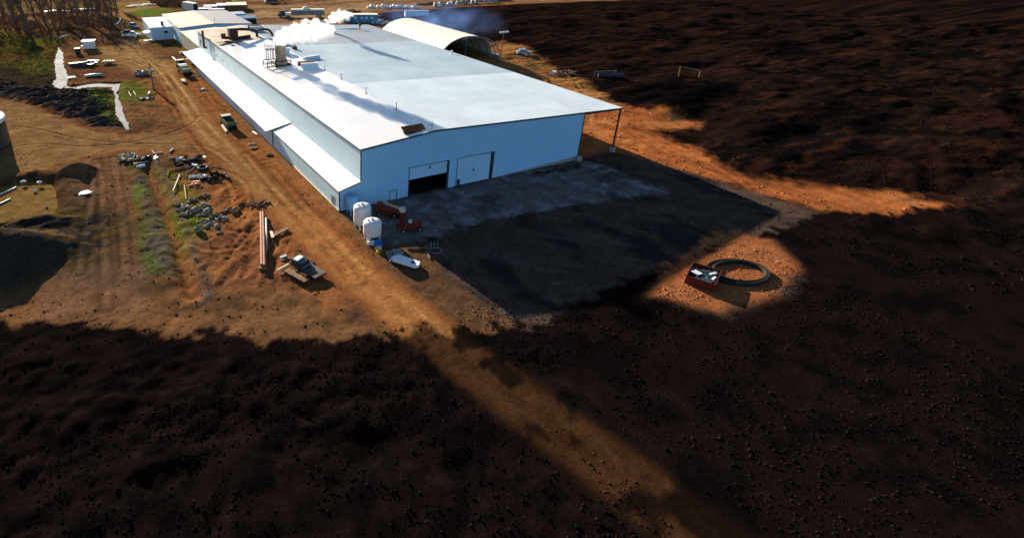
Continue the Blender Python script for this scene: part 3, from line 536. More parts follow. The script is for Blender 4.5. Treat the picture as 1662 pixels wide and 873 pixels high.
MB().plate([(-5.9, 195.6, 5.6), (4.4, 195.6, 5.6), (4.4, 216.4, 7.3), (-6.3, 216.4, 7.3)], .14).build('roof', mat('roof_annex', (.62, .74, .82), .45, 0, .05, .3), an)
mb = MB(); mb.plate([(-5.5, 196, 0), (4.3, 196, 0), (4.3, 196, 5.4), (-5.5, 196, 5.4)], Vector((0, .12, 0))); mb.build('front_wall', mat('wall_annex', (.50, .66, .80), .5, 0, .06, .3, rib=(0, 1.2, .1), ribk=.12), an)
mb = MB(); mb.plate([(-5.5, 196.1, 0), (-6.1, 216, 0), (-6.1, 216, 7.1), (-5.5, 196.1, 5.4)], Vector((.12, 0, 0))); mb.build('side_wall', M['wall_side'], an)
MB().box((-.9+2, 195.95, 3.3), (1.6, .1, 1.1)).build('window', M['glass'], an)
MB().plate([(-8.2, 199, 2.9), (-5.6, 199, 3.2), (-5.7, 204.5, 3.2), (-8.3, 204.5, 2.9)], .12).build('awning', M['bright'], an)
MB().plate([(-9.2, 193.6, .3), (-4.6, 193.6, .3), (-4.8, 197.6, .3), (-9.2, 197.6, .3)], .3).build('step', M['woodp'], an)
g = MB().cyl((.3, 199, 5.8), (.3, 199, 7.2), .55).cyl((.3, 199, 7.2), (.3, 199, 7.6), .8); g.build('roof_fan', M['frame'], an)
p = G(387, 34); s1 = thing('outbuilding', 'small blue white outbuilding at the right end of the grey shed roof', 'outbuilding', (p.x, p.y, 0))
MB().box((0, 0, 1.9), (7, 6, 3.8)).build('wall', M['bluet'], s1); MB().plate([(-3.7, -3.2, 4.0), (3.7, -3.2, 3.8), (3.7, 3.2, 4.4), (-3.7, 3.2, 4.4)], .12).build('roof', mat('roof_lightblue', (.55, .66, .74), .5), s1); MB().box((2.2, -3.03, 2.0), (.9, .08, .9)).build('window', M['glass'], s1)
p = G(403, 39); s1 = thing('outbuilding', 'blue roofed lean-to hut with dark open end behind the warehouse', 'outbuilding', (p.x, p.y, 0))
MB().box((0, 0, 1.6), (8, 4.5, 3.2)).build('wall', M['dark'], s1); MB().plate([(-4.5, -2.6, 2.9), (4.5, -2.6, 2.9), (4.5, 2.6, 4.0), (-4.5, 2.6, 4.0)], .12).build('roof', M['ventb'], s1)  # hut box all near-black, painting the shade of its open end
p = G(584, 36); s1 = thing('site_office', 'long dark blue site office with pale flat roof beyond the smoke', 'office', (p.x, p.y, 0), R(-22))
MB().box((0, 0, 2.0), (19, 5, 4.0)).build('wall', M['bluewall'], s1); MB().box((0, 0, 4.12), (19.6, 5.6, .22)).build('roof', M['cream'], s1)
for x in (-6, -2.5, 1, 3.5, 6.5): MB().box((x, -2.53, 2.4), (1.5, .06, 1.3)).build('window', M['ventb'], s1)
p = G(676, 27); s1 = thing('white_container', 'pale blue white tunnel shed standing on the far dark soil', 'shed', (p.x, p.y, 0), R(-24))
mb = MB(); n = 9; pr = [(math.cos(math.pi*i/n)*3.2, math.sin(math.pi*i/n)*3.4) for i in range(n+1)]
mb.plate([(-7, y, z) for y, z in pr], Vector((14, 0, 0))); mb.build('cover', M['ventb'], s1, True); MB().box((7.03, 0, 1.2), (.06, 2.2, 2.4)).build('door', M['trim'], s1)
# ------------------------------------------------------------------ fabric hangar
hg = thing('fabric_hangar', 'cream fabric arch hangar with open end behind the warehouse', 'hangar', (100, 97, 0))
def arch(t, rx=14.0, rzz=10.4): return (-math.cos(t)*rx, math.sin(t)**.85*rzz)
mb = MB(); K = 24; Y0, Y1, SEG = 0, 50, 10; vs = []
for j in range(SEG*2+1):
    y = Y0+(Y1-Y0)*j/(SEG*2); sag = -.07 if j % 2 else 0
    for i in range(K+1):
        x, z = arch(math.pi*i/K); k = 1+sag/12; vs.append((x*k, y + (6.0*max(0, i/K-.55) if j == 0 else 0), max(z, 0)*k))
mb.add(vs, [(j*(K+1)+i, j*(K+1)+i+1, (j+1)*(K+1)+i+1, (j+1)*(K+1)+i) for j in range(SEG*2) for i in range(K)])
cv = mb.build('cover', M['cream'], hg); so_ = cv.modifiers.new('solid', 'SOLIDIFY'); so_.thickness = .12
for j in range(0, SEG+1):
    y = (Y1-Y0)*j/SEG; MB().tube([(x*.985, y-.2 if j == 0 else y, z*.985) for x, z in [arch(math.pi*i/16) for i in range(17)]], .16, 6).build('rib', M['grey'], hg)
MB().tube([(x, -3.0, z) for x, z in [arch(math.pi*i/16) for i in range(6, 17)]], .2, 6).build('rib', M['grey'], hg)
MB().box((-13.6, 25, .9), (.8, 50, 1.8)).build('base_wall', M['conc'], hg); MB().box((13.8, 23.5, 1.1), (1.0, 53, 2.2)).build('base_wall', M['conc'], hg)
MB().plate([(x*.98, 49.8, max(z, 0)*.98) for x, z in [arch(math.pi*i/20) for i in range(21)]], Vector((0, .1, 0))).build('end_wall', M['woodd'], hg)
MB().cyl((-1.5, -.3, 0), (-1.5, -.3, 10.2), .12).build('mast', M['grey'], hg)
# ------------------------------------------------------------------ on the roof
def RG(px, py):
    z = 12.5
    for _ in range(5):
        p = G(px, py, z); z = rz(p.x)
    return Vector((p.x, p.y, z))
p = RG(456, 106); st = thing('exhaust_stack', 'tall worn steel exhaust stack in scaffolding with white steam', 'chimney', p)
prof = [(2.1, 0.5), (1.75, 1.4), (1.5, 2.2), (1.5, 3.6), (1.55, 3.65), (1.55, 3.8), (1.5, 3.85), (1.5, 5.2), (1.56, 5.25), (1.56, 5.4), (1.5, 5.45), (1.5, 6.3), (1.35, 6.3), (1.3, 5.9)]
MB().lathe((0.1, 0, 0), prof, 24).build('stack', M['steel'], st, True)
mb = MB()
for x0, y0, x1, y1 in ((-4.6, -1.9, 2.4, -1.9), (-4.6, 1.9, 2.4, 1.9), (-4.6, -1.9, -4.6, 1.9), (2.4, -1.9, 2.4, 1.9), (-2.2, -1.9, -2.2, 1.9)):
    for z in (.25, 1.5): mb.cyl((x0, y0, z), (x1, y1, z), .13, n=6)
for x in (-4.6, -2.2, 0, 2.4):
    for y in (-1.9, 1.9): mb.cyl((x, y, -.1), (x, y, 1.5), .13, n=6)
mb.box((0.1, 0, .4), (4.6, 3.6, .3)); mb.build('base_frame', M['frame'], st)
for x in (-3.9, -2.6, -1.7):
    for y in (-.9, .9): MB().cyl((x, y, 1.5), (x, y, 4.7), .09, n=6).build('scaffold_pole', M['frame'], st)
mb = MB(); mb.box((-2.7, 0, 4.7), (3.0, 2.2, .15))
mb.build('platform', M['frame'], st)
for y in (-1.05, 1.05): MB().cyl((-4.1, y, 5.6), (-1.4, y, 5.6), .05, n=6).cyl((-4.1, y, 4.7), (-4.1, y, 6.2), .05, n=6).cyl((-2.7, y, 4.7), (-2.7, y, 5.6), .05, n=6).build('railing', M['frame'], st)
def vent(pl, pr, w, h, label, lid=False):
    p0 = RG(*pl); p1 = RG(*pr); d = p1-p0; c = (p0+p1)/2
    o = thing('ridge_vent', label, 'roof vent', (c.x, c.y, c.z-.05), math.atan2(d.y, d.x), 'box vents on the warehouse roof'); Ln = d.length
    MB().plate([(-Ln/2, -w/2, 0), (-Ln/2, w/2, 0), (-Ln/2, w*.42, h), (-Ln/2, -w*.12, h*1.05)], Vector((Ln, 0, 0))).build('hood', M['ventb'], o)
    MB().plate([(-Ln/2-.2, -w*.2, h*1.1), (Ln/2+.2, -w*.2, h*1.1), (Ln/2+.2, w*.6, h*1.05), (-Ln/2-.2, w*.6, h*1.05)], .06).build('cap', M['roof'], o)
    if lid: MB().box((-.6, w*.5+.9, h*.8), (Ln*1.02, .7, h*.8)).build('lid', M['woodd'], o)
    return o
vent((490, 114), (516, 110), 1.9, 1.5, 'pale blue vent hood nearest the front on the ridge with brown lid', True)
vent((494, 98), (518, 95), 1.4, .9, 'low pale blue vent hood on the ridge second from the front')
vent((459, 89), (470, 88), 2.6, 1.8, 'short pale blue vent hood just right of the steel stack', True)
vent((458, 75), (473, 73), 1.6, .9, 'thin vent hood partly behind the steel stack top')
vent((406, 51), (428, 51), 2.2, 1.6, 'far blue vent hood beyond the brown ducts with dark lid', True)
p = RG(478, 80); o = thing('roof_fan', 'small brown roof fan on the ridge beyond the vents', 'roof fan', p); MB().box((0, 0, .5), (1.6, 1.2, 1.0), top=.8).build('housing', M['frame'], o); MB().cyl((0, 0, 1), (0, 0, 1.4), .5).build('cap', M['frame'], o)
for i, (px, py, h, lb) in enumerate(((527, 114, 1.0, 'thin grey pipe on the ridge right of the large vent hood'), (554, 129, 1.3, 'thin grey pipe on the ridge beside the steam shadow'), (594, 152, 1.3, 'thin grey pipe on the ridge in the middle of the front half'), (643, 178, 1.4, 'thin grey pipe on the ridge near the orange panel'))):
    p = RG(px, py); o = tag(MB().cyl((0, 0, -.05), (0, 0, h), .09, n=8).cyl((0, 0, h), (0, 0, h+.12), .15, n=8).cyl((0, 0, 0), (0, 0, .12), .25, n=8).build('vent_pipe', M['grey'], None, True), lb, 'vent pipe', 'thin pipes along the roof ridge'); o.location = p
p = RG(701, 209.5); o = thing('antenna', 'thin antenna on the front gable peak beside the orange panel', 'antenna', p); MB().cyl((0, 0, -.05), (0, 0, 1.6), .06, n=6).build('mast', M['grey'], o); MB().cyl((-1.0, 0, .8), (.2, 0, .8), .05, n=6).build('arm', M['grey'], o)
p0, p1 = RG(655, 218), RG(690, 209); c = (p0+p1)/2; o = thing('roof_hatch', 'rust orange panel standing over an opening near the roof peak', 'roof hatch', (c.x, c.y, c.z), math.atan2(p1.y-p0.y, p1.x-p0.x)); Ln = (p1-p0).length
MB().plate([(-Ln/2, -.4, .12), (Ln/2, -.4, .12), (Ln/2, 1.2, .95), (-Ln/2, 1.2, .95)], .08).build('panel', M['rustbright'], o); MB().box((0, -.2, .05), (Ln, 1.1, .14)).build('curb', M['dark'], o)
p = RG(765, 0) if False else RG(733, 88); o = tag(MB().cyl((0, 0, -.05), (0, 0, .9), .25, n=10).cyl((0, 0, .9), (0, 0, 1.1), .4, n=10).build('roof_fan', M['white'], None, True), 'tiny white vent on the right edge of the roof near the hangar', 'roof vent'); o.location = p
# ducts
p = RG(379, 66); dk = thing('dust_collector', 'brown dust collector with looping ducts on the tan roof', 'dust collector', p)
MB().box((0, 0, 2.2), (3.0, 2.6, 3.8)).build('housing', M['duct'], dk); MB().box((.3, .2, 4.2), (4.2, 3.0, .3)).build('cap', M['woodp'], dk)
MB().box((-3.3, .5, 1.6), (1.4, 1.4, 1.8)).build('fan_box', M['duct'], dk); MB().cyl((-2.8, .5, .9), (-1, .3, .9), .5).build('pipe', M['duct'], dk); MB().cyl((1.6, 0, .6), (6.0, -.3, 1.0), .6).build('pipe', M['duct'], dk)
sp_ = lambda pts: [Vector(q) for q in spline(pts, 5)]
MB().tube(sp_([(1.4, .4, 3.6), (4, .6, 3.4), (7, .4, 3.0), (8.4, .2, 2.2), (8.5, 0, 0)]), .48, 10).build('duct', M['duct'], dk, True)
MB().tube(sp_([(8.2, .2, 2.4), (10, .2, 2.9), (12.5, 0, 2.8), (13.8, -.3, 1.6), (14, -.6, .1)]), .42, 10).build('duct', M['duct'], dk, True)
MB().cyl((8.4, -.1, .4), (14, -.4, .5), .3).build('pipe', M['duct'], dk)
MB().box((-4, -2.5, .15), (4.5, 2.6, .12), rz=.2).build('rusty_sheet', M['rust'], dk)
# rusty flue on the side wall
o = thing('flue_pipe', 'rusty brown flue pipe standing up outside the left wall', 'flue', (a_-.9, 127, 8.2))
MB().cyl((0, 0, 0), (0, 0, 6.0), .42, n=12).build('pipe', M['rust'], o, True); MB().tube([(0, 0, .2), (.2, 0, 0), (.9, 0, -.1)], .4, 10).build('elbow', M['rust'], o, True)
p = RG(537.5, 53); o = thing('exhaust_stack', 'dark blue exhaust stack with small steam cloud at the far roof end', 'chimney', p); MB().cyl((0, 0, -.1), (-.1, 0, 3.8), .95, .8, n=16).build('stack', M['stackb'], o, True); MB().cyl((-.1, 0, 3.7), (-.1, 0, 3.95), 1.0, n=16).build('rim', M['stackb'], o); MB().box((0, 0, .2), (2.4, 2.2, .5)).build('curb', M['stackb'], o)
p = RG(584, 48); o = thing('roof_cowl', 'small dark cowl on a pole at the far right end of the roof', 'roof vent', p); MB().cyl((0, 0, -.1), (0, 0, 1.5), .2).build('pipe', M['frame'], o); MB().cyl((0, 0, 1.4), (0, 0, 2.1), .75, .4).build('cap', M['frame'], o)
o = tag(MB().box((0, 0, .1), (10, .8, .3)).box((0, .9, .1), (14, .12, .1)).build('roof_curb', M['ventb']), 'long pale blue curb lying across the far grey roof', 'roof curb'); p = RG(560, 47.5); o.location = p; o.rotation_euler[2] = R(-7)
# ------------------------------------------------------------------ steam and smoke
def vol(name, dens, col, sc, lo, hi, an=.5):
    m_ = bpy.data.materials.new(name); m_.use_nodes = True; N = m_.node_tree.nodes; L = m_.node_tree.links
    N.remove(N['Principled BSDF']); pv = N.new('ShaderNodeVolumePrincipled'); pv.inputs['Color'].default_value = (*col, 1); pv.inputs['Anisotropy'].default_value = an
    tc = N.new('ShaderNodeTexCoord'); nz = N.new('ShaderNodeTexNoise'); nz.inputs['Scale'].default_value = sc; nz.inputs['Detail'].default_value = 4; L.new(tc.outputs['Object'], nz.inputs['Vector'])
    mr = N.new('ShaderNodeMapRange'); mr.inputs['From Min'].default_value = lo; mr.inputs['From Max'].default_value = hi; mr.inputs['To Max'].default_value = dens; L.new(nz.outputs['Fac'], mr.inputs['Value'])
    L.new(mr.outputs[0], pv.inputs['Density']); L.new(pv.outputs[0], N['Material Output'].inputs['Volume']); return m_
def plume(name, pts, rad, m_, label, seed):
    rnd = random.Random(seed); P = spline(pts, 8); Rr = spline([(r, 0, 0) for r in rad], 8); mb = MB(); n = 22; vs = []; k = len(P)
    for i in range(k):
        a = Vector(P[max(i-1, 0)]); c = Vector(P[min(i+1, k-1)]); d = (c-a).normalized(); u = d.orthogonal().normalized(); w = d.cross(u)
        for j in range(n):
            t = 2*math.pi*j/n; s_ = i*.8; lump = .34*math.sin(s_+2*t+seed)+.24*math.sin(1.9*s_-3*t)+.16*math.sin(3.3*s_+5*t)+rnd.uniform(-.08, .08)
            vs.append(Vector(P[i])+(u*math.cos(t)+w*math.sin(t))*max(.05, Rr[i][0])*(1+lump*min(1, i/6)))
    mb.add(vs, [(i*n+j, i*n+(j+1) % n, (i+1)*n+(j+1) % n, (i+1)*n+j) for i in range(k-1) for j in range(n)]+[tuple(range(n-1, -1, -1)), tuple(range((k-1)*n, k*n))])
    return tag(mb.build(name, m_), label, 'steam', None, 'stuff')
sp0 = RG(456, 106)+Vector((.1, 0, 6.3))
S = lambda px, py, z: tuple(G(px, py, z))
steamm = vol('steam', 1.1, (1, 1, 1), .5, .38, .68, .45)
plume('steam_plume', [tuple(sp0), S(455, 63, 20.6), S(466, 60, 22), S(482, 56, 23.3), S(498, 53, 24.3), S(514, 51, 25.2), S(530, 50, 26), S(543, 48, 26.6)], [1.1, 1.5, 1.8, 2.1, 2.3, 2.3, 1.8, .4], steamm, 'thick white steam plume drifting from the steel stack', 3)
sp1 = RG(537.5, 53)+Vector((0, 0, 3.9))
plume('steam_plume', [tuple(sp1), S(541, 30, 19), S(550, 28, 20), S(562, 26, 21), S(574, 25, 21.5)], [.6, 1.3, 1.7, 1.4, .4], vol('steam_small', .7, (1, .97, .93), .4, .36, .6), 'small cream steam cloud leaving the far dark blue stack', 5)
smk = bpy.data.materials.new('smoke'); smk.use_nodes = True; N = smk.node_tree.nodes; L = smk.node_tree.links
N.remove(N['Principled BSDF']); pv = N.new('ShaderNodeVolumePrincipled'); pv.inputs['Color'].default_value = (.25, .45, 1.0, 1)
tc = N.new('ShaderNodeTexCoord'); ln_ = N.new('ShaderNodeVectorMath'); ln_.operation = 'LENGTH'; L.new(tc.outputs['Object'], ln_.inputs[0])
f1 = N.new('ShaderNodeMapRange'); f1.interpolation_type = 'SMOOTHSTEP'; f1.inputs['From Min'].default_value = .95; f1.inputs['From Max'].default_value = .05; L.new(ln_.outputs['Value'], f1.inputs['Value'])
mp = N.new('ShaderNodeMapping'); mp.inputs['Scale'].default_value = (5, 1.6, 1.2); L.new(tc.outputs['Object'], mp.inputs['Vector'])
nz = N.new('ShaderNodeTexNoise'); nz.inputs['Scale'].default_value = 1.0; nz.inputs['Detail'].default_value = 3; L.new(mp.outputs[0], nz.inputs['Vector'])
f2 = N.new('ShaderNodeMapRange'); f2.inputs['From Min'].default_value = .42; f2.inputs['From Max'].default_value = .7; f2.inputs['To Max'].default_value = .036; L.new(nz.outputs['Fac'], f2.inputs['Value'])
mu = N.new('ShaderNodeMath'); mu.operation = 'MULTIPLY'; L.new(f1.outputs[0], mu.inputs[0]); L.new(f2.outputs[0], mu.inputs[1]); L.new(mu.outputs[0], pv.inputs['Density']); L.new(pv.outputs[0], N['Material Output'].inputs['Volume'])
b0, b1 = Vector(S(585, 22, 15)), Vector(S(880, 48, 15)); o = tag(MB().blob((0, 0, 0), (1, 1, 1), 1, 0, 1, 14).build('blue_smoke', smk), 'thin blue smoke drifting over the dark soil behind the hangar', 'smoke', None, 'stuff')
o.location = (b0+b1)/2+Vector((14, 26, -4)); o.scale = ((b1-b0).length/2, 26, 9); o.rotation_euler[2] = math.atan2((b1-b0).y, (b1-b0).x)
# ------------------------------------------------------------------ tanks by the corner
def wtank(loc, r, h, leg, label, m_=None):
    m_ = m_ or M['white']; o = thing('storage_tank', label, 'tank', loc, 0, 'tanks standing at the corner of the warehouse')
    prof = [(r*.25, leg-.25), (r*.7, leg-.08), (r*.93, leg+.12), (r, leg+.4), (r, leg+h-.55), (r*.97, leg+h-.28), (r*.85, leg+h-.05), (r*.6, leg+h+.13), (r*.25, leg+h+.22), (.02, leg+h+.24)]
    MB().lathe((0, 0, 0), prof, 32).build('shell', m_, o, True)
    for k in range(4):
        t = math.pi/4+k*math.pi/2; x, y = math.cos(t)*r*.86, math.sin(t)*r*.86
        MB().box((x, y, (leg+.5)/2), (.22, .22, leg+.7), rz=t).build('leg', m_, o)
    MB().cyl((0, 0, leg+h+.15), (0, 0, leg+h+.42), .22, n=12).build('hatch', M['grey'], o)
    MB().cyl((-r*.45, .1, leg+h), (-r*.45, .1, leg+h+.3), .13, n=10).build('hatch', M['grey'], o); MB().cyl((r*.5, -r*.3, leg+h-.1), (r*.5, -r*.3, leg+h+.25), .1, n=10).build('hatch', M['grey'], o)
    return o
p = G(588, 369); wtank((p.x, p.y, 0), 1.62, 3.5, 1.0, 'taller white domed tank nearer the warehouse wall')
p = G(604, 389); wtank((p.x, p.y, 0), 1.62, 2.7, 1.1, 'squat white domed tank nearest the camera')
wtank((1.9, -1.9, 0), 1.25, 2.6, 1.0, 'pale blue tank in shade against the warehouse wall', M['bluet'])
# ------------------------------------------------------------------ clutter near the tanks
def obj(name, mb, m_, label, cat, p=None, rz_=0, group=None, smooth=False):
    o = tag(mb.build(name, m_, None, smooth), label, cat, group)
    if p is not None: o.location = p; o.rotation_euler[2] = rz_
    return o
def drum(px, py, m_, label, h=.9, r=.32, lying=False, mid=None):
    p = GT(px, py); o = thing('drum', label, 'drum', p, 0, 'drums and pails beside the tanks')
    a = [(r*.9, 0), (r, .03), (r, h*.33), (r*1.05, h*.35), (r, h*.37), (r, h*.95), (r*.9, h)]
    x = MB().lathe((0, 0, 0), a, 16).build('shell', m_, o, True); MB().cyl((0, 0, h*.97), (0, 0, h+.03), r*.8, n=16).build('lid', mid or m_, o)
drum(598, 393.5, M['white'], 'white pail beside the squat tank leg'); drum(599.5, 397, M['white'], 'white pail in front of the first white pail', .6); drum(605, 398, M['white'], 'white pail just left of the blue drum')
drum(614, 402, M['blue'], 'large blue drum lying among the pails', 1.3, .65); drum(611, 405.5, M['yellow'], 'yellow lidded pail left of the cream pail', .6, .33); drum(616, 406.5, M['woodp'], 'cream pail in front of the blue drum', .8, .4); drum(614, 410.5, M['yellow'], 'yellow lidded pail nearest the road', .5, .33)
p0, p1 = GT(630, 411), GT(637, 426)
mb = MB(); 
for k in (-.35, .0, .35): mb.cyl((p0.x+k, p0.y, .35), (p1.x+k, p1.y, .3), .14, n=8)
obj('pipe_bundle', mb, M['grey'], 'bundle of grey pipes lying behind the white boat shaped shell', 'pipes')
p = GT(657, 428); o = thing('tank_shell', 'white boat shaped shell lying on the orange soil', 'shell', p, math.atan2((GT(671, 433)-GT(643, 423)).y, (GT(671, 433)-GT(643, 423)).x))
mb = MB(); mb.plate([(-2.6, -.5, .45), (-1.9, -.95, .75), (2.3, -.8, .85), (2.7, -.2, .85), (2.4, .8, .85), (-1.7, .95, .75), (-2.6, .35, .45)], .5); mb.build('shell', M['bright'], o); MB().box((1.6, -.15, .92), (.5, .35, .12)).build('fitting', M['black'], o)
p = GT(645, 414); obj('scrap', MB().blob((0, 0, .4), (1.1, .8, .6), 4, .3), M['grey'], 'dim grey scrap lump in shade behind the white shell', 'scrap', p)
for i, (a, b2, lb) in enumerate((((690, 402), (698, 421), 'brown beam lying along the shadow edge right of the white shell'), ((660, 405), (690, 404), 'dark beam lying in shade behind the orange soil heap'))):
    p0, p1 = GT(*a), GT(*b2); obj('beam', MB().cyl(p0+Vector((0, 0, .2)), p1+Vector((0, 0, .2)), .16, n=6), M['woodd'], lb, 'beam')
p = GT(703, 404); mb = MB()
for k in range(7): mb.tube([(k*.35-1, 0, .1), (k*.35-1.2+.3*(k % 2), .1, 1.1+.2*(k % 3))], .05, 5)
mb.tube([(math.cos(t)*1.1, math.sin(t)*.9-.8, .1) for t in np.linspace(0, 6.2, 20)], .07, 5); obj('wire_scrap', mb, M['grey'], 'pale twisted wire scrap standing in the dark yard', 'scrap', p)
# boom lift and trailer in the shade
def wheel(par, x, y, r, w, rim=None, z=None):
    o = MB().cyl((x, y-w/2, z or r), (x, y+w/2, z or r), r, n=16).build('wheel', M['black'], par, True); MB().cyl((x, y-w/2-.02, z or r), (x, y+w/2+.02, z or r), r*.5, n=12).build('rim', rim or M['grey'], o)
p = GT(661, 374); bl = thing('boom_lift', 'red boom lift with raised mast standing on shaded concrete', 'boom lift', p, R(-10))
MB().box((.4, 0, .95), (4.4, 1.9, .7), top=.9).build('chassis', M['red'], bl); MB().box((1.7, 0, 1.55), (1.8, 1.7, .7), top=.85).build('counterweight', M['red'], bl); MB().box((.7, .3, 1.6), (.7, .5, .5)).build('control_box', M['white'], bl)
for x in (-1.2, 2.0):
    for y in (-1, 1): wheel(bl, x, y, .5, .35)
MB().plate([(-1.4, -.3, 1.2), (-.6, -.3, 1.2), (-.9, -.3, 4.2), (-1.4, -.3, 4.2)], Vector((0, .6, 0))).build('mast', M['red'], bl); MB().box((-1.1, 0, 4.35), (.9, .8, .8)).build('knuckle', M['woodp'], bl)
q0 = Vector((-1.1, 0, 4.4)); tgt = G(624, 329, 3.3)-p; tgt = Matrix.Rotation(R(10), 3, 'Z') @ tgt
MB().tube([q0, tgt], .27, 6).build('boom', M['wood'], bl); MB().tube([q0+Vector((0, .5, -.1)), tgt+Vector((0, .6, -.2))], .14, 6).build('boom', M['wood'], bl)
p = GT(629, 349); tr = thing('machine', 'dark red loading machine parked against the warehouse wall in shade', 'machine', p, R(-38)); MB().box((0, 0, 1.1), (4.4, 2.0, 1.1), top=.85).build('body', M['red'], tr); MB().box((-1.5, 0, 2.0), (1.2, 1.6, 1.0), top=.8).build('cab', M['red'], tr)
for x in (-1.5, 1.5):
    for y in (-1, 1): wheel(tr, x, y, .5, .3)
MB().box((2.8, 0, .5), (1.4, 1.8, .3), tilt=0).build('bucket', M['duct'], tr)
for i, (px, py) in enumerate(((742.5, 301), (802, 286.5))):
    p = G(px, py); obj('bollard', MB().cyl((0, 0, 0), (0, 0, 1.35), .3, n=12).cyl((0, 0, 1.35), (0, 0, 1.5), .3, .12, n=12), M['trim'], ['dark bollard at the left foot of the closed door', 'dark bollard right of the closed door'][i], 'bollard', (p.x, p.y-.2, 0), 0, 'bollards guarding the closed door', True)
rnd = random.Random(5)
mb = MB()
for k in range(26):
    x = rnd.uniform(0, 14); mb.box((x, rnd.uniform(-1.2, .8)-x*.02, .12), (rnd.uniform(.6, 2.4), rnd.uniform(.3, 1), .18), rz=rnd.uniform(-.5, .5))
obj('scrap_heap', mb, M['duct'], 'dark flat scrap strewn along the foundation near the right corner', 'scrap', (45.5, -2.6, 0))
# ------------------------------------------------------------------ vehicles
def car(p, rz_, label, body, L_=4.8, pick=False, group=None, s=1.0):
    o = thing('pickup_truck' if pick else 'parked_car', label, 'pickup' if pick else 'car', p, rz_, group); o.scale = (s, s, s); h = .75; w = 1.9
    mb = MB(); mb.plate([(-L_/2, -w/2, .45), (L_/2, -w/2, .45), (L_/2, -w/2, .95), (L_/2-.9, -w/2, 1.1), (-L_/2, -w/2, 1.15)], Vector((0, w, 0)))
    bo = mb.build('body', body, o)
    xa, xb = (-.5, 1.5) if pick else (-L_/2+.5, 1.1)
    mb = MB(); mb.plate([(xa, -w/2+.08, 1.1), (xb, -w/2+.08, 1.1), (xb-.6, -w/2+.18, 1.75), (xa+.3, -w/2+.18, 1.75)], Vector((0, w-.2, 0))); mb.build('windows', M['glass'], o)
    MB().box(((xa+xb)/2-.15, 0, 1.79), (xb-xa-.9, w-.35, .07)).build('cab_roof', body, o)
    if pick: MB().box((-L_/2+1.0, 0, 1.17), (1.9, 1.5, .05)).build('bed_liner', M['black'], o)
    for x in (-L_/2+1, L_/2-1):
        for y in (-.9, .9): wheel(o, x, y, .38, .25)
    for y in (-.7, .7): MB().box((L_/2+.01, y, .8), (.05, .3, .16)).build('headlight', M['white'], o)
    return o
car(GT(214, 60.5), R(-10), 'white crew cab pickup parked sideways beside the annex', M['white'], 5.9, True, s=1.45)
car(GT(205, 57), R(170), 'dark car parked behind the tail of the white pickup', M['darkcar'], 4.6, s=1.2)
car(GT(217.5, 45.5), R(-70), 'silver car parked nose on beyond the white pickup', M['silver'], 4.6, s=1.35)
o = None; car(GT(850, 89), R(-28), 'pale blue car parked on the orange track near the light mast', M['bluecar'], 4.8, s=1.25)
def truck(p, rz_, label, L_=8.5, pal=M['olive'], top=M['olivel'], s=1.0, group=None, load=True):
    o = thing('army_truck', label, 'truck', p, rz_, group); o.scale = (s, s, s); w = 2.5
    MB().box((0, 0, .95), (L_, 1.0, .35)).build('chassis', M['black'], o)
    cb = MB(); cb.plate([(L_/2-3.4, -w/2, 1.0), (L_/2-1.4, -w/2, 1.0), (L_/2-1.5, -w/2, 1.9), (L_/2-1.9, -w/2, 2.75), (L_/2-3.4, -w/2, 2.75)], Vector((0, w, 0))); cb.build('cab', pal, o)
    MB().box((L_/2-2.65, 0, 2.8), (1.8, w+.05, .12)).build('cab_roof', top, o)
    MB().box((L_/2-1.68, 0, 2.3), (.1, w-.4, .6), tilt=0, roll=-.4).build('windshield', M['glass'], o); MB().box((L_/2-3.43, 0, 2.2), (.06, 1.7, .7)).build('window', M['glass'], o)
    MB().box((L_/2-.7, 0, 1.35), (1.5, 1.7, .8), top=.9).build('hood', pal, o)
    MB().box((-.9-.4, 0, 1.35), (L_-4.2, w, .3)).build('bed', pal, o)
    if load:
        MB().box((-.9+1.0, 0, 2.1), (.9, w, 1.3)).build('load_crate', top, o); MB().box((-2.9, 0, 1.85), (.35, w, 1.0)).build('tailboard', top, o)
    else:
        mb = MB(); mb.box((-.9-.4, -w/2, 1.8), (L_-4.2, .1, .8)); mb.box((-.9-.4, w/2, 1.8), (L_-4.2, .1, .8)); mb.box((-L_/2+.8, 0, 1.8), (.1, w, .8)); mb.build('side_boards', pal, o)
    for x in (-L_/2+1.0, -L_/2+2.3, L_/2-1.2):
        for y in (-1.05, 1.05): wheel(o, x, y, .55, .35)
    return o
p = GT(371, 206); truck(p, R(93), 'olive green flatbed truck standing alone between the road and the lean-to', 8.6, s=1.0, load=False)
p = GT(364, 210); obj('plank', MB().box((0, 0, .25), (.5, 6.0, .4)), M['woodp'], 'pale beam lying left of the lone olive truck', 'beam', p, R(-3))
p = GT(300, 121); truck(p, R(95), 'olive truck with pale crates parked behind the other beside green weeds', 8.6, s=1.15, group='olive trucks parked in line')
p = GT(296, 112); truck(p, R(95), 'olive truck at the far end of the line of two', 7.8, s=1.1, group='olive trucks parked in line', load=False)
p = GT(298, 134); obj('trailer_hitch', MB().box((0, 0, .6), (1.2, 3.2, .5)).cyl((-.7, 0, .45), (.7, 0, .45), .45, n=12).box((0, -2.2, .6), (.2, 1.4, .15)), M['olivel'], 'small pale cart standing at the near end of the truck line', 'cart', p)
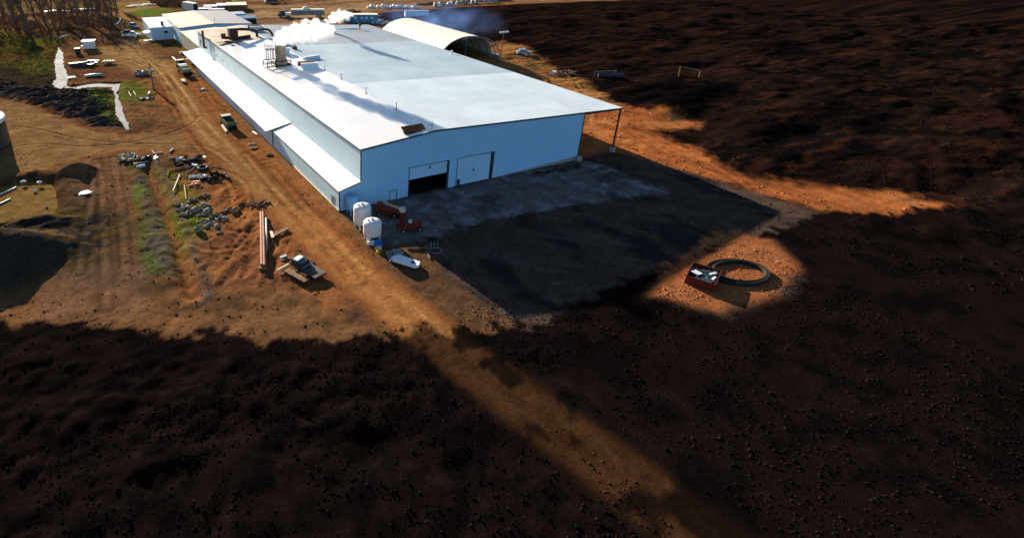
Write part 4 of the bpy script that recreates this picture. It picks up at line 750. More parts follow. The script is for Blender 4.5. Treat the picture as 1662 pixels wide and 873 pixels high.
# semi trailer and tractor
p = G(500, 28.5); o = thing('semi_trailer', 'long grey and cream tank trailer with dark tractor beyond the steam', 'semi trailer', (p.x, p.y, 0), R(-21))
MB().box((0, 0, 2.9), (19, 3.2, 3.0)).build('trailer_box', M['grey'], o); MB().box((0, 0, 4.45), (19.3, 3.5, .18)).build('roof', M['cream'], o); MB().box((0, -1.63, 3.9), (19.05, .05, .3)).build('rail', M['cream'], o)
MB().lathe((-1, .3, 4.5), [(2.2, 0), (2.0, .7), (1.2, 1.3), (.1, 1.5)], 14).build('dome', M['cream'], o, True)
MB().box((-11.4, 0, 1.6), (3.2, 2.4, 1.9)).build('tractor_deck', M['cream'], o); MB().box((-14.4, 0, 2.2), (2.8, 2.6, 3.0), top=.85).build('cab', M['darkcar'], o); MB().box((-16.4, 0, 1.5), (1.6, 2, 1.3)).build('hood', M['darkcar'], o)
for x in (-15.8, -12.2, -10.8, 5.5, 7.0): 
    for y in (-1.3, 1.3): wheel(o, x, y, .6, .4)
p = G(318, 19); o = thing('box_truck', 'white box truck with dark open end parked beyond the long shed', 'truck', (p.x-3, p.y, 0), R(112))
MB().box((0, 0, 3.0), (11, 3.6, 4.4)).build('cargo_box', M['white'], o); MB().box((0, 0, 5.25), (11.1, 3.7, .12)).build('roof', M['bright'], o); MB().box((-5.55, 0, 3.0), (.1, 3.0, 3.6)).build('rear_door', M['dark'], o); MB().box((6.8, 0, 2.0), (2.4, 2.9, 2.8), top=.85).build('cab', M['grey'], o)  # dark panel at the rear paints the shade inside the open box
for x in (-3.6, 4.5): 
    for y in (-1.4, 1.4): wheel(o, x, y, .6, .4)
# white topped stacks beyond the shed
for i, (px, py, lx, ly, h, mt, lb) in enumerate(((328, 19, 11, 5, 1.6, 'bright', 'low white covered stack nearest the box truck'), (345, 15.5, 10, 8, 2.0, 'bright', 'white covered timber stack left of centre in the row'), (352, 19.2, 9, 5, 1.4, 'bright', 'small low white stack in front of the row'), (366, 15, 10, 11, 2.6, 'bright', 'white covered timber stack in the middle of the row'), (384, 15.5, 12, 14, 3.2, 'woodp', 'tall cream covered timber stack at the right end of the row'))):
    p = G(px, py); o = thing('covered_stack', lb, 'timber stack', (p.x, p.y, 0), R(-14), 'covered stacks beyond the long shed'); MB().box((0, 0, h/2), (lx, ly, h)).build('timber', M['woodd'], o)
    mb = MB(); mb.plate([(-lx/2-.2, -ly/2-.1, h+.15), (lx/2+.2, -ly/2-.1, h+.15), (lx/2+.3, ly/2+.2, h+.25), (-lx/2-.2, ly/2+.2, h+.2)], .18); mb.build('cover', M[mt], o)
p = G(370, 7); o = thing('excavator', 'orange and yellow digger standing far beyond the covered stacks', 'digger', (p.x, p.y, 0), R(10)); MB().box((0, 0, 1.0), (5, 3.4, 1.2)).build('tracks', M['black'], o); MB().box((0, 0, 2.6), (5.0, 3.2, 2.2), top=.85).build('body', M['orange'], o); MB().tube([(1.5, 0, 3), (5, 0, 6), (8, 0, 4.2), (9, 0, 1)], .35, 6).build('boom', M['yellow'], o); MB().box((1.0, -.6, 4.2), (1.6, 1.4, 1.4)).build('cab', M['yellow'], o)
p = G(380, 7); o = thing('loader', 'small yellow loader beside the orange digger', 'loader', (p.x, p.y, 0)); MB().box((0, 0, 1.6), (4.5, 2.6, 1.6), top=.8).build('body', M['yellow'], o); MB().box((2.8, 0, .8), (1.2, 2.8, .9)).build('bucket', M['duct'], o)
for x in (-1.4, 1.4):
    for y in (-1.2, 1.2): wheel(o, x, y, .8, .5)
p = G(440, 5); o = thing('parked_machine', 'dark machine parked alone on the far tan yard', 'machine', (p.x, p.y, 0)); MB().box((0, 0, 1.6), (9, 4, 1.8), top=.8).build('body', M['darkcar'], o); MB().box((-2, 0, 3.0), (2.6, 2.6, 1.6), top=.8).build('cab', M['glass'], o); MB().tube([(2, 0, 2), (6, 0, 3.2), (8.5, 0, 1)], .4, 6).build('boom', M['darkcar'], o)
# ------------------------------------------------------------------ bales, far litter
rnd = random.Random(12); first = None
for k in range(17):
    px = 598+k*4.7+rnd.uniform(-1, 1); p = G(px, 13.8+rnd.uniform(-.5, .5)-(k-8)*.02)
    if first is None:
        first = tag(MB().blob((0, 0, .9), (1.0, 1.5, 1.0), 2, .12, 1, 8).build('wrapped_bale', M['bright'], None, True), 'white wrapped bale in the long row at the far edge of the yard', 'bale', 'white bales in the far row'); o = first
    else: o = first.copy(); COL.objects.link(o)
    o.location = p; o.rotation_euler[2] = rnd.uniform(0, 3); s_ = rnd.uniform(.8, 1.25); o.scale = (s_, s_, s_*rnd.uniform(.8, 1.2))
first = None
for k in range(14):
    px = 705+k*7.5+rnd.uniform(-2, 2); p = G(px, 11.5-k*.6+rnd.uniform(-.7, .7))
    if first is None:
        first = tag(MB().box((0, 0, 1.1), (4.6, 2.4, 1.4), top=.85).box((.2, 0, 2.1), (2.4, 2.0, .8), top=.7).build('scrap_vehicle', M['grey']), 'grey scrapped vehicle in the dark row along the far road', 'scrap vehicle', 'scrapped vehicles along the far road'); o = first
    else: o = first.copy(); COL.objects.link(o)
    o.location = p; o.rotation_euler[2] = rnd.uniform(0, 6); s_ = rnd.uniform(.7, 1.15); o.scale = (s_, s_, s_)
first = None
for k in range(22):
    px = rnd.uniform(207, 250); p = GT(px, 12-(px-207)*.12+rnd.uniform(-1.4, 2.2)); m_ = rnd.choice(['woodp', 'woodd', 'bright'])
    if first is None:
        first = tag(MB().box((0, 0, .35), (5, 1.1, .6)).cyl((-2.5, .9, .3), (2.4, 1.0, .3), .25, n=7).build('timber_piece', M['woodp']), 'pale timber lengths dumped beyond the green lawn', 'timber', 'timber dumped beyond the lawn'); o = first
    else: o = first.copy(); COL.objects.link(o)
    o.location = p; o.rotation_euler[2] = rnd.uniform(-.6, .6); s_ = rnd.uniform(.5, 1.2); o.scale = (s_, s_, s_)
# scrap beside the site office
for i, (px, py, r_, mt, lb) in enumerate(((560, 22, 4.5, 'stackb', 'blue dark scrap heap left of the site office'), (572, 20, 5, 'red', 'reddish scrap heap behind the site office'), (616, 38, 6.5, 'ventb', 'pale blue scrap heap right of the site office'), (632, 40, 5, 'woodp', 'pale rubble scattered between the scrap and the hangar'), (585, 36, 3, 'bright', 'white scrap pieces in front of the site office'), (462, 22, 3.5, 'grey', 'grey scrap around the tractor of the tank trailer'))):
    p = G(px, py); mb = MB()
    for k in range(28):
        a = rnd.uniform(0, 6.28); rr = r_*rnd.random()**.6; hh = (1-rr/r_)*2.0; mb.box((math.cos(a)*rr, math.sin(a)*rr, .3+hh*rnd.random()), (rnd.uniform(.5, 2.6), rnd.uniform(.2, .8), rnd.uniform(.15, .6)), rz=rnd.uniform(0, 3.1), tilt=rnd.uniform(-.5, .5))
    obj('scrap_heap', mb, M[mt], lb, 'scrap', (p.x, p.y, 0))
# ------------------------------------------------------------------ things on the left
p = GT(146, 80); o = thing('white_shed', 'small white box shed on the dirt beyond the stream', 'shed', p, R(-12)); MB().box((0, 0, 1.9), (4.6, 3.4, 3.0)).build('wall', M['white'], o); MB().box((0, .3, 3.48), (5.2, 4.4, .16)).build('roof', M['bright'], o)
for x in (-2, 2):
    for y in (-1.4, 1.4): MB().box((x, y, .2), (.3, .3, .5)).build('leg', M['frame'], o)
MB().box((-2.7, -.9, 1.2), (.8, .8, .8)).build('side_box', M['bright'], o)
p = GT(127, 88); o = thing('dark_cabinet', 'dark upright cabinet with white top left of the white shed', 'cabinet', p, R(-14)); MB().box((0, 0, 1.1), (1.7, 2.2, 2.2)).build('body', M['darkcar'], o); MB().box((0, .1, 2.26), (1.9, 2.5, .14)).build('lid', M['bright'], o)
p = GT(137, 107); o = thing('sheet_pile', 'heap of crumpled white sheets beside the stream', 'sheets', p); rnd = random.Random(4)
MB().blob((0, 0, .5), (4.4, 2.3, .9), 3, .25).build('mound', M['darkcar'], o)
for x, y, lx, ly, a in ((-3, 1.5, 4.5, 1.8, .1), (.3, 2.2, 5, 1.4, -.05), (3.4, 1.8, 4.2, 1.0, -.1), (2.8, -.2, 4.0, 1.5, -.2), (1.9, -2.4, 1.5, 3.6, .5), (-4, -.4, 2.2, 1.2, .5), (-.8, .4, 2.6, 1.2, .2)):
    MB().box((x, y, rnd.uniform(.9, 1.4)), (lx, ly, .14), rz=a, tilt=rnd.uniform(-.12, .12), roll=rnd.uniform(-.06, .06)).build('sheet', M['bright'], o)
p = GT(177, 104); o = thing('flat_trailer', 'small flat trailer stacked with pale boards', 'trailer', p, R(-20)); MB().box((0, 0, .8), (4.6, 2.6, .3)).build('deck', M['wood'], o)
for k in range(4): MB().box((-1.5+k, 0, 1.1), (.7, 2.4, .3), rz=.05*k).build('board', M['woodp'], o)
for y in (-1.3, 1.3): wheel(o, 0, y, .4, .25)
MB().box((-1.2, .6, 1.7), (.1, .1, 1.2)).build('stake', M['woodd'], o)
p = GT(154, 124); o = thing('upturned_boat', 'pale green canoe shaped boat lying on the dirt', 'boat', p, R(-6)); MB().blob((0, 0, .4), (3.3, .75, .5), 1, .03, 1, 10).build('hull', M['green'], o, True); MB().box((-2.9, 0, .5), (.8, .8, .3)).build('bow', M['woodp'], o)
p = GT(116, 127); mb = MB(); 
for k in range(6): mb.box((0, -1.2+k*.5, .3), (2.6, .35, .12))
mb.box((-1, 0, .15), (.15, 3, .2)).box((1, 0, .15), (.15, 3, .2)); obj('pallet', mb, M['woodp'], 'weathered pallet lying on the stream bank', 'pallet', p, R(12))
p = GT(231, 122); obj('tarp_heap', MB().blob((0, 0, .5), (2.4, 1.4, .9), 9, .3), M['grey'], 'grey tarpaulin heap left of the utility pole', 'heap', p)
p = GT(243, 156); obj('pipe_piece', MB().cyl((-.3, -1.4, .6), (.4, .9, .75), .55, n=14), mat('clay', (.55, .33, .2), .7), 'short clay coloured pipe lying in the dark hollow below the pole', 'pipe', p)
p = GT(236, 161); mb = MB()
for k in range(9): mb.box((random.Random(k).uniform(-2, 2), random.Random(k+9).uniform(-1.2, 1.2), .3), (1.6, .6, .3), rz=k, tilt=.2)
obj('scrap_heap', mb, M['black'], 'black scrap in the hollow below the utility pole', 'scrap', p)
for a, b2, lb in (((209, 151), (213, 158), 'left pale stick of three in the grass by the stream'), ((215, 153), (219, 154), 'middle pale stick of three in the grass by the stream'), ((217, 150), (221, 157), 'right pale stick of three in the grass by the stream')):
    p0, p1 = GT(*a), GT(*b2); obj('stick', MB().cyl(p0+Vector((0, 0, .35)), p1+Vector((0, 0, .35)), .12, n=6), M['woodp'], lb, 'stick')
# utility pole
p = Vector((-18.2, 107.4, 0)); o = thing('utility_pole', 'grey utility pole with steel ladder braces beside the dirt road', 'utility pole', p)
MB().cyl((0, 0, -.2), (-.1, 0, 8.4), .22, .15, n=10).build('pole', M['woodd'], o, True); mb = MB()
for s_ in (-.45, .45): mb.cyl((.55+s_*.5, .2, 0), (.55+s_*.5, .2, 6.2), .09, n=6)
for k in range(9): mb.box((.55, .2, .6+k*.65), (.55, .1, .1))
mb.build('ladder', M['grey'], o); MB().box((.35, 0, 6.0), (1.2, .4, .9)).build('transformer_box', M['grey'], o); MB().box((.5, 0, 3.9), (.7, .35, .9)).build('meter_box', M['grey'], o)
# silo at the left edge
o = thing('round_silo', 'large dark round silo with white rim at the left edge', 'silo', (-67.3, 70.5, 0))
MB().lathe((0, 0, 0), [(9.6, -.3), (9.6, 6.0)], 56).build('wall', M['tankgreen'], o, True); MB().lathe((0, 0, 0), [(9.75, 6.0), (9.85, 6.1), (9.85, 6.7), (9.6, 6.9), (6, 7.3), (.1, 7.6)], 56).build('roof', M['white'], o, True)
o = thing('white_tank', 'low white tank half hidden behind the dark silo', 'tank', (-60.9, 75.5, 0)); MB().lathe((0, 0, 0), [(2.6, 0), (2.6, 2.9), (2.3, 3.3), (.1, 3.6)], 36).build('shell', M['white'], o, True)
# pond things
for a, b2, lb in (((0, 317), (27, 304.5), 'longer grey pipe floating in the muddy pond'), ((0, 332), (17, 323.5), 'shorter grey pipe floating in the muddy pond')):
    p0, p1 = G(a[0]-12, a[1]+5.5, -.7), G(*b2, -.7); o = tag(MB().cyl(p0, p1, .24, n=12).build('floating_pipe', M['grey'], None, True), lb, 'pipe', 'pipes floating in the pond')
for px, py, r_, lb in ((38, 295.5, .5, 'white litter on the far bank of the pond'), (64, 297, .5, 'white litter at the upper right bank of the pond'), (56.5, 310.5, .35, 'small white litter floating in the pond'), (75, 334, .22, 'tiny white float near the right bank of the pond')):
    p = G(px, py, -.6 if py > 305 else -.2); obj('litter', MB().blob((0, 0, .15), (r_, r_*.6, .22), int(px), .3), M['bright'], lb, 'litter', p)
p0, p1 = GT(82, 331), GT(124, 315.5); mid_ = (p0+p1)/2; obj('hose', MB().tube([p0+Vector((0, 0, .1)), p0.lerp(p1, .3)+Vector((.2, -.5, .35)), p0.lerp(p1, .65)+Vector((0, -.2, .3)), p1+Vector((0, 0, .2))], .16, 8), M['black'], 'black hose running from the pond to the pale gravel spill', 'hose')
p = GT(136, 313.5); obj('gravel_spill', MB().blob((0, 0, .02), (1.5, .75, .12), 7, .25), M['bright'], 'pale gravel spill at the end of the black hose', 'spill', p)
# ditch head junk
def shards(px, py, rx, ry, n, m_, label, cat='scrap', h=.8, seed=1, name='scrap_heap'):
    r0 = random.Random(seed); p = GT(px, py); mb = MB()
    for k in range(n):
        x, y = r0.uniform(-rx, rx), r0.uniform(-ry, ry); z = h*max(0, 1-abs(x)/rx)*r0.random()
        if k % 3 == 0: mb.blob((x, y, z+.15), (r0.uniform(.3, .9), r0.uniform(.2, .6), .3), k, .3, 1, 6)
        else: mb.box((x, y, z+.15), (r0.uniform(.5, 1.8), r0.uniform(.15, .6), r0.uniform(.1, .35)), rz=r0.uniform(0, 3.1), tilt=r0.uniform(-.4, .4), roll=r0.uniform(-.4, .4))
    return obj(name, mb, m_, label, cat, p)
shards(207, 255, 1.8, .8, 8, M['green'], 'grey green sheet scrap at the upper left of the ditch', seed=2); shards(199, 261, .9, .5, 4, M['rock'], 'pale scrap below the grey green sheet scrap', seed=3)
shards(222, 261, 2.4, .9, 12, M['black'], 'black scrap at the head of the ditch', seed=4); shards(239, 258, 1.8, .8, 8, M['darkcar'], 'dark scrap right of the ditch head', seed=5); shards(230, 271, .8, .6, 5, M['white'], 'white scrap piece in the ditch head', seed=6, h=.4)
def plank(a, b2, m_, lb, r_=.16, name='plank', cat='plank'):
    p0, p1 = GT(*a)+Vector((0, 0, .3)), GT(*b2)+Vector((0, 0, .3)); d = p1-p0; c = (p0+p1)/2
    mb = MB(); mb.box((0, 0, 0), (d.length, r_*2.4, r_), tilt=0); o = obj(name, mb, M[m_] if isinstance(m_, str) else m_, lb, cat, c, math.atan2(d.y, d.x)); o.rotation_euler[1] = -math.atan2(d.z, math.hypot(d.x, d.y))
plank((217, 267.5), (241, 264), 'woodp', 'pale plank lying across the head of the ditch', .1)
plank((281, 312), (292, 285), 'woodp', 'long pale plank lying on the dry grass', .09); plank((299, 301), (302.5, 325), 'wood', 'brown plank lying above the boulder heap', .08)
plank((250, 251), (264, 249), 'woodd', 'brown log lying beside two short logs near the crossing', .2); plank((247, 246), (251, 252), 'woodd', 'short brown log standing off the longer one', .18); plank((276, 248), (281, 243), 'woodd', 'short reddish log alone near the road crossing', .22)
plank((273, 257.5), (300, 256.5), 'woodd', 'thin dark branch lying above the black scrap', .12)
shards(305, 262, 3.0, 1.5, 22, M['black'], 'black heap of torn rubber beside the tyre', seed=11, h=1.2); shards(321, 260, 1.8, 1.0, 9, M['darkcar'], 'dark scrap at the right of the torn rubber heap', seed=12); shards(294, 262, .8, .5, 4, M['white'], 'pale scrap at the left of the torn rubber heap', seed=13)
plank((313, 268), (319, 271), 'bright', 'short white board beside the tyre', .3)
p = GT(329.5, 275); mb = MB(); mb.tube([(math.cos(t)*1.0, math.sin(t)*1.0, .33) for t in np.linspace(0, 2*math.pi, 24, endpoint=False)], .33, 10, True); obj('tyre', mb, M['black'], 'large black tyre lying flat by the scrap', 'tyre', p, 0, None, True)
shards(322, 288, 1.5, .7, 9, M['bright'], 'white crumpled sheeting below the tyre', seed=14, h=.5); shards(352, 289, 2.3, 1.3, 20, M['black'], 'dark scrap heap right of the white sheeting', seed=15, h=1.0)
p = GT(313, 299); mb = MB()
for k, (r_, x, y) in enumerate(((1.2, 0, 0), (.9, .3, .2), (1.4, -.3, -.3), (.8, .8, -.4))): mb.tube([(x+math.cos(t)*r_, y+math.sin(t)*r_*.7, .15+.1*k+.1*math.sin(t*3)) for t in np.linspace(0, 2*math.pi, 20, endpoint=False)], .07, 5, True)
obj('hose_coil', mb, M['orange'], 'tangled orange red hose coil on the grass', 'hose', p)
def pth(pts, r_, m_, lb, name='branch', cat='branch'): obj(name, MB().tube([GT(*q)+Vector((0, 0, .2)) for q in pts], r_, 6), M[m_], lb, cat)
pth([(272, 287), (274, 280), (285, 276), (298, 273), (312, 272), (320, 268)], .12, 'black', 'black hose snaking below the torn rubber heap', 'hose', 'hose')
pth([(335, 273), (345, 271), (352, 273), (360, 272)], .12, 'black', 'dark hose trailing right of the tyre', 'hose', 'hose')
pth([(275, 290), (290, 288), (305, 281), (317, 273)], .1, 'black', 'second black hose below the first one', 'hose', 'hose')
# boulders
RK = [(635, 590, 1), (680, 610, 1.1), (658, 645, 1.2), (735, 620, 1.2), (810, 645, 1.8), (900, 605, 1.5), (912, 668, 1.9), (690, 690, 1.1), (720, 665, .8), (825, 700, .9), (866, 640, .8), (890, 690, .8), (950, 720, .9), (985, 700, .8), (1000, 735, .8), (870, 745, .9), (920, 740, .9), (1030, 710, .9), (1080, 725, 1.2), (905, 795, 1.0), (962, 780, 1.0), (1000, 800, 1.2), (940, 765, .7), (820, 750, .5), (755, 680, .5), (800, 618, .6), (1025, 860, .8), (735, 572, .9), (770, 655, .9), (850, 670, .7), (1060, 745, .7), (975, 755, .7), (660, 615, .6), (890, 765, .7)]
proto = [MB().blob((0, 0, .35), (.62, .5, .48), s_, .17, 1, 8) for s_ in (1, 2, 3)]; pm = []
for i, (X, Y, s_) in enumerate(RK):
    p = GT(180+X/5.82, 230+Y/5.82+1)
    lb = {4: 'large dark boulder left of the largest pale topped one', 6: 'largest pale topped boulder in the heap', 5: 'big grey boulder at the top of the heap', 26: 'lone pale boulder right of the heap', 27: 'small dark boulder just above the heap'}.get(i, 'grey boulder in the heap beside the ditch')
    if len(pm) < 3: o = proto[i].build('boulder', M['rock'], None, True); pm.append(o)
    else: o = pm[i % 3].copy(); COL.objects.link(o)
    tag(o, lb, 'boulder', 'boulders heaped beside the ditch'); o.location = p+Vector((0, 0, -.1)); o.rotation_euler = (0, 0, i*1.7); s_ *= .82; o.scale = (s_*(1.1+.25*(i % 3)), s_*(.85+.1*(i % 2)), s_*.8)
p = GT(323, 375); o = pm[0].copy(); COL.objects.link(o); tag(o, 'pale upright boulder standing alone below the heap', 'boulder', 'boulders heaped beside the ditch'); o.location = p; o.scale = (1.2, 1.1, 1.5)
for i, (px, py, r_) in enumerate(((375, 345, 2.2), (420, 333, 2.6), (330, 320, 1.0), (345, 352, 1.2), (312, 300+26, .8))):
    p = GT(px, py); mb = MB(); r0 = random.Random(i)
    for k in range(16): a = r0.uniform(0, 6.28); rr = r_*r0.random(); mb.blob((math.cos(a)*rr, math.sin(a)*rr*.6, .15), (r0.uniform(.2, .55), r0.uniform(.2, .45), r0.uniform(.2, .45)), k, .3, 1, 5)
    obj('dirt_clods', mb, M['woodd'], ['dark clods right of the boulder heap', 'dark clods beside the road above the rusty pipes', 'small dark clods above the boulders', 'dark clods at the lower edge of the boulders', 'tiny clods beside the brown plank'][i], 'clods', p)
# long pipes
for i, (a, b2, r_, m_, lb) in enumerate((((424.2, 350), (426, 437), .3, 'rustbright', 'left one of the two long rusty orange pipes'), ((427.5, 350), (430, 437.5), .3, 'rustbright', 'right one of the two long rusty orange pipes'), ((432.5, 360), (433.5, 412), .2, 'grey', 'shorter grey pipe right of the rusty pipes'))):
    p0, p1 = GT(*a), GT(*b2); z = .75; obj('steel_pipe', MB().cyl((p0.x, p0.y, p0.z+z), (p1.x, p1.y, p1.z+z), r_, n=14), M[m_], lb, 'pipe', None, 0, 'long pipes laid side by side', True)
plank((420, 437.5), (435, 436), 'woodd', 'timber bearer under the lower ends of the pipes', .35); plank((421, 356), (434, 355), 'woodd', 'timber bearer under the upper ends of the pipes', .35)
plank((442, 386.5), (467, 373), 'woodd', 'grey log lying right of the rusty pipes', .3); plank((440, 378), (443, 388), 'woodp', 'pale short post beside the grey log', .2); plank((455, 421), (465, 417), 'grey', 'grey board at the lower end of the soil heaps', .25); plank((455, 425), (490, 418), 'woodd', 'long dark plank above the flat machine', .2)
# flat trailer with machine at the bottom
p = GT(487, 437); o = thing('compressor_trailer', 'grey flat trailer with blue white engine at the bottom by the road', 'trailer', p, R(20)); MB().box((.3, -2.2, .7), (2.4, 4.8, .3)).build('deck', M['frame'], o); MB().box((.2, 0, 1.3), (2.3, 2.2, .9), top=.85).build('engine', M['darkcar'], o); MB().box((.1, .4, 1.85), (1.5, .9, .25), rz=.2).build('cover', M['bright'], o); MB().box((.3, -1.3, 1.1), (2.0, .15, .2)).build('rail', M['grey'], o)
for x in (-1.3, 1.9): wheel(o, x, -1.0, .45, .3)
p = GT(470, 443); o = thing('board_stack', 'weathered board laid beside the flat trailer', 'board', p, R(22)); MB().box((0, -1.5, .3), (1.2, 5, .2)).build('board', M['woodd'], o); MB().box((0, 1.5, .5), (2.4, .3, .15)).build('bar', M['woodp'], o)
# near the lean-to: white stakes and hoses
p = GT(416, 218); mb = MB()
for a, L_ in ((.9, 2.8), (1.15, 3.2), (.6, 2.2), (1.4, 3.0), (.2, 1.4)): mb.cyl((math.cos(a)*.2, math.sin(a)*.3, .2), (math.cos(-a)*.6-.4+a*.5, -L_*.8, .25), .2, n=6)
obj('foam_offcuts', mb, M['bright'], 'white pipe offcuts leaning at the far lean-to wall', 'offcuts', (-1.6, p.y+1.5, p.z))
for i, (px, py, m_) in enumerate(((409, 235, 'wood'), (412, 241, 'wood'), (437.5, 252.5, 'black'))):
    p = GT(px, py); mb = MB(); mb.tube([(math.cos(t)*.75, math.sin(t)*.5, .18) for t in np.linspace(0, 2*math.pi, 16, endpoint=False)], .16, 6, True); obj('hose_ring', mb, M[m_], ['upper tan hose ring on the road edge', 'lower tan hose ring on the road edge', 'black hose ring near the near lean-to wall'][i], 'hose', p)
shards(329.5, 146, .6, .5, 4, M['bright'], 'white litter piece between the trucks and the lean-to', seed=31, h=.3); shards(318, 124, 1.3, .5, 5, M['woodp'], 'pale board scraps beside the truck line', seed=32, h=.3); plank((280, 94), (287, 101), 'woodp', 'pale plank lying near the workshop wall', .3, )
shards(309, 98, 1.2, 1.2, 8, M['bluet'], 'pale blue items stacked under the lean-to corner', seed=33, h=1.2)
p = GT(297, 88); obj('timber_end', MB().box((0, 0, .5), (2.5, 1.2, .9)), M['woodp'], 'pale crate at the outer corner of the far lean-to', 'crate', p)
# ------------------------------------------------------------------ right side
p = Vector((116.1, 96.3, 0)); o = thing('light_mast', 'tall floodlight mast with four lamps beside the hangar', 'light mast', p); MB().cyl((0, 0, 0), (.4, 0, 11.2), .2, .12, n=8).build('mast', M['frame'], o); MB().box((.4, 0, 10.6), (4.6, .15, .15)).build('crossbar', M['frame'], o); MB().box((0, 0, 3.6), (.8, .6, 1.0)).build('control_box', M['orange'], o); MB().box((0, 0, .5), (.9, .9, 1)).build('base', M['conc'], o)
for k in range(4): MB().box((-1.5+k*1.2, -.2, 10.9), (.7, .5, .6)).build('lamp', M['bright'], o)
p = GT(915, 121); o = thing('scrap_heap', 'scrap timber heap with one white piece beside the orange track', 'scrap', p); r0 = random.Random(6); mb = MB()
for k in range(16): mb.box((r0.uniform(-5, 5), r0.uniform(-3, 3), .5), (r0.uniform(2, 6), .4, .3), rz=r0.uniform(-1, 1), tilt=r0.uniform(-.1, .1), roll=r0.uniform(-.2, .2))
mb.build('timber', M['woodd'], o); MB().box((-4.4, .6, .9), (1.2, 1.5, 1.2), rz=.4).build('white_piece', M['bright'], o)
p0, p1 = GT(970, 127), GT(1010, 127.5); obj('long_tank', MB().cyl(p0+Vector((0, 0, .9)), p1+Vector((0, 0, .9)), .9, n=14), M['darkcar'], 'dark long tank lying on the compost ground', 'tank', None, 0, None, True)
p = GT(981, 126.5)+Vector((0, 0, 1.2)); mb = MB()
for x in (-4, 0, 4): mb.cyl((x, 0, -1.2), (x, 0, 1.4), .12, n=5)
mb.cyl((-4, 0, 1.3), (4, 0, 1.3), .12, n=5); obj('pipe_rack', mb, M['grey'], 'thin grey rail standing over the dark tank', 'rail', p, R(-20))
p = GT(1117, 125); o = thing('yellow_frame', 'yellow steel trestle standing on the black compost', 'trestle', p, R(-58)); MB().cyl((-3.4, 0, 3.3), (3.4, 0, 2.6), .2, n=6).build('beam', M['trestle'], o)
for x, z in ((-3.3, 3.3), (3.3, 2.6)):
    for y in (-.9, .9): MB().cyl((x, 0, z), (x+.2, y, -.1), .15, n=6).build('leg', M['trestle'], o)
p = GT(1139, 455); o = thing('skip', 'red open skip full of dark scrap at the right bottom', 'skip', (p.x, p.y, TZ(p.x, p.y)), R(25))
mb = MB(); mb.box((0, -2.0, .7), (5, .12, 1.4)); mb.box((0, 2.0, .7), (5, .12, 1.4)); mb.box((-2.5, 0, .7), (.12, 4, 1.4)); mb.box((2.5, 0, .7), (.12, 4, 1.4)); mb.box((0, 0, .1), (5, 4, .1)); mb.build('tub', M['red'], o)
r0 = random.Random(9); mb = MB()
for k in range(18): mb.box((r0.uniform(-2, 2), r0.uniform(-1.6, 1.6), 1.0), (r0.uniform(.6, 2), r0.uniform(.3, .9), .35), rz=r0.uniform(0, 3), tilt=r0.uniform(-.4, .4))
mb.build('scrap', M['trim'], o)
for k in range(4): MB().box((r0.uniform(-1.5, 2), r0.uniform(-1.6, 1.2), 1.3), (1.2, .35, .15), rz=r0.uniform(0, 3)).build('white_scrap', M['bright'], o)
p = GT(1180, 441); 
for k, r_ in enumerate((4.6, 3.9)): obj('hose_loop', MB().tube([(math.cos(t)*r_*1.1+.5*k, math.sin(t)*r_*.75, .3) for t in np.linspace(0, 2*math.pi, 40, endpoint=False)], .28, 8, True), M['black'], ['outer black pipe loop on the orange soil', 'inner black pipe loop on the orange soil'][k], 'pipe loop', p+Vector((1, -1, 0)), R(-15), 'pipe loops beside the skip', True)
# ------------------------------------------------------------------ trees
def make_tree(seed, H, spread, lvl, trunk_r, tf=.55, wob=.10):
    rnd = random.Random(seed); tr_, cr = MB(), MB()
    def br(p, d, L_, r_, lv):
        n = 3 if lv else 5; pts = [p.copy()]; rr = [r_]; q = p.copy(); dd = d.copy()
        for i in range(n):
            dd = (dd+Vector((rnd.uniform(-1, 1), rnd.uniform(-1, 1), rnd.uniform(-.3, .7)))*(wob if lv == 0 else .2)).normalized(); q = q+dd*L_/n; pts.append(q.copy()); rr.append(r_*(1-.62*(i+1)/n))
        (tr_ if lv == 0 else cr).tube(pts, rr, 7 if lv == 0 else (4 if lv < 2 else 3))
        if lv < lvl:
            m_ = (8 if lv == 0 else 5)
            for k in range(m_):
                t = rnd.uniform(.3 if lv == 0 else .25, 1); i = min(int(t*n), n-1); b0 = pts[i].lerp(pts[i+1], t*n-i); az = rnd.uniform(0, 6.28); sp = spread*rnd.uniform(.6, 1.2)
                u = dd.orthogonal().normalized(); w = dd.cross(u); nd = (dd+(u*math.cos(az)+w*math.sin(az))*sp+Vector((0, 0, .15))).normalized()
                br(b0, nd, L_*rnd.uniform(.45, .68), max(.055, r_*rnd.uniform(.34, .5)), lv+1)
    br(Vector((0, 0, -.3)), Vector((0, 0, 1)), H*tf, trunk_r, 0)
    return tr_, cr
kinds = []
for s_, H, sp, tr_r in ((1, 22, 1.0, 1.3), (2, 13, .6, .3), (3, 12, .5, .26), (4, 14, .7, .34)):
    t_, c2 = make_tree(s_, H, sp, 4 if s_ == 1 else 3, tr_r, *((.5, .03) if s_ == 1 else (.55, .08))); kinds.append((t_, c2, H))
TP = [(45, 50, 0, 1.0, 'largest bare tree with a thick dark trunk at upper left')]
rnd = random.Random(21)
spots = [(8, 48), (25, 44), (62, 43), (74, 40), (88, 46), (99, 40), (110, 45), (121, 38), (132, 43), (143, 39), (152, 45), (160, 36), (168, 43), (176, 37), (184, 42), (70, 31), (95, 29), (118, 28), (140, 26), (160, 25), (182, 30), (20, 34), (38, 33), (56, 28), (128, 20), (150, 16), (172, 18), (190, 24), (104, 20), (84, 22), (8, 36), (190, 14), (-8, 44), (-14, 52), (-20, 38)]
protoT = {}
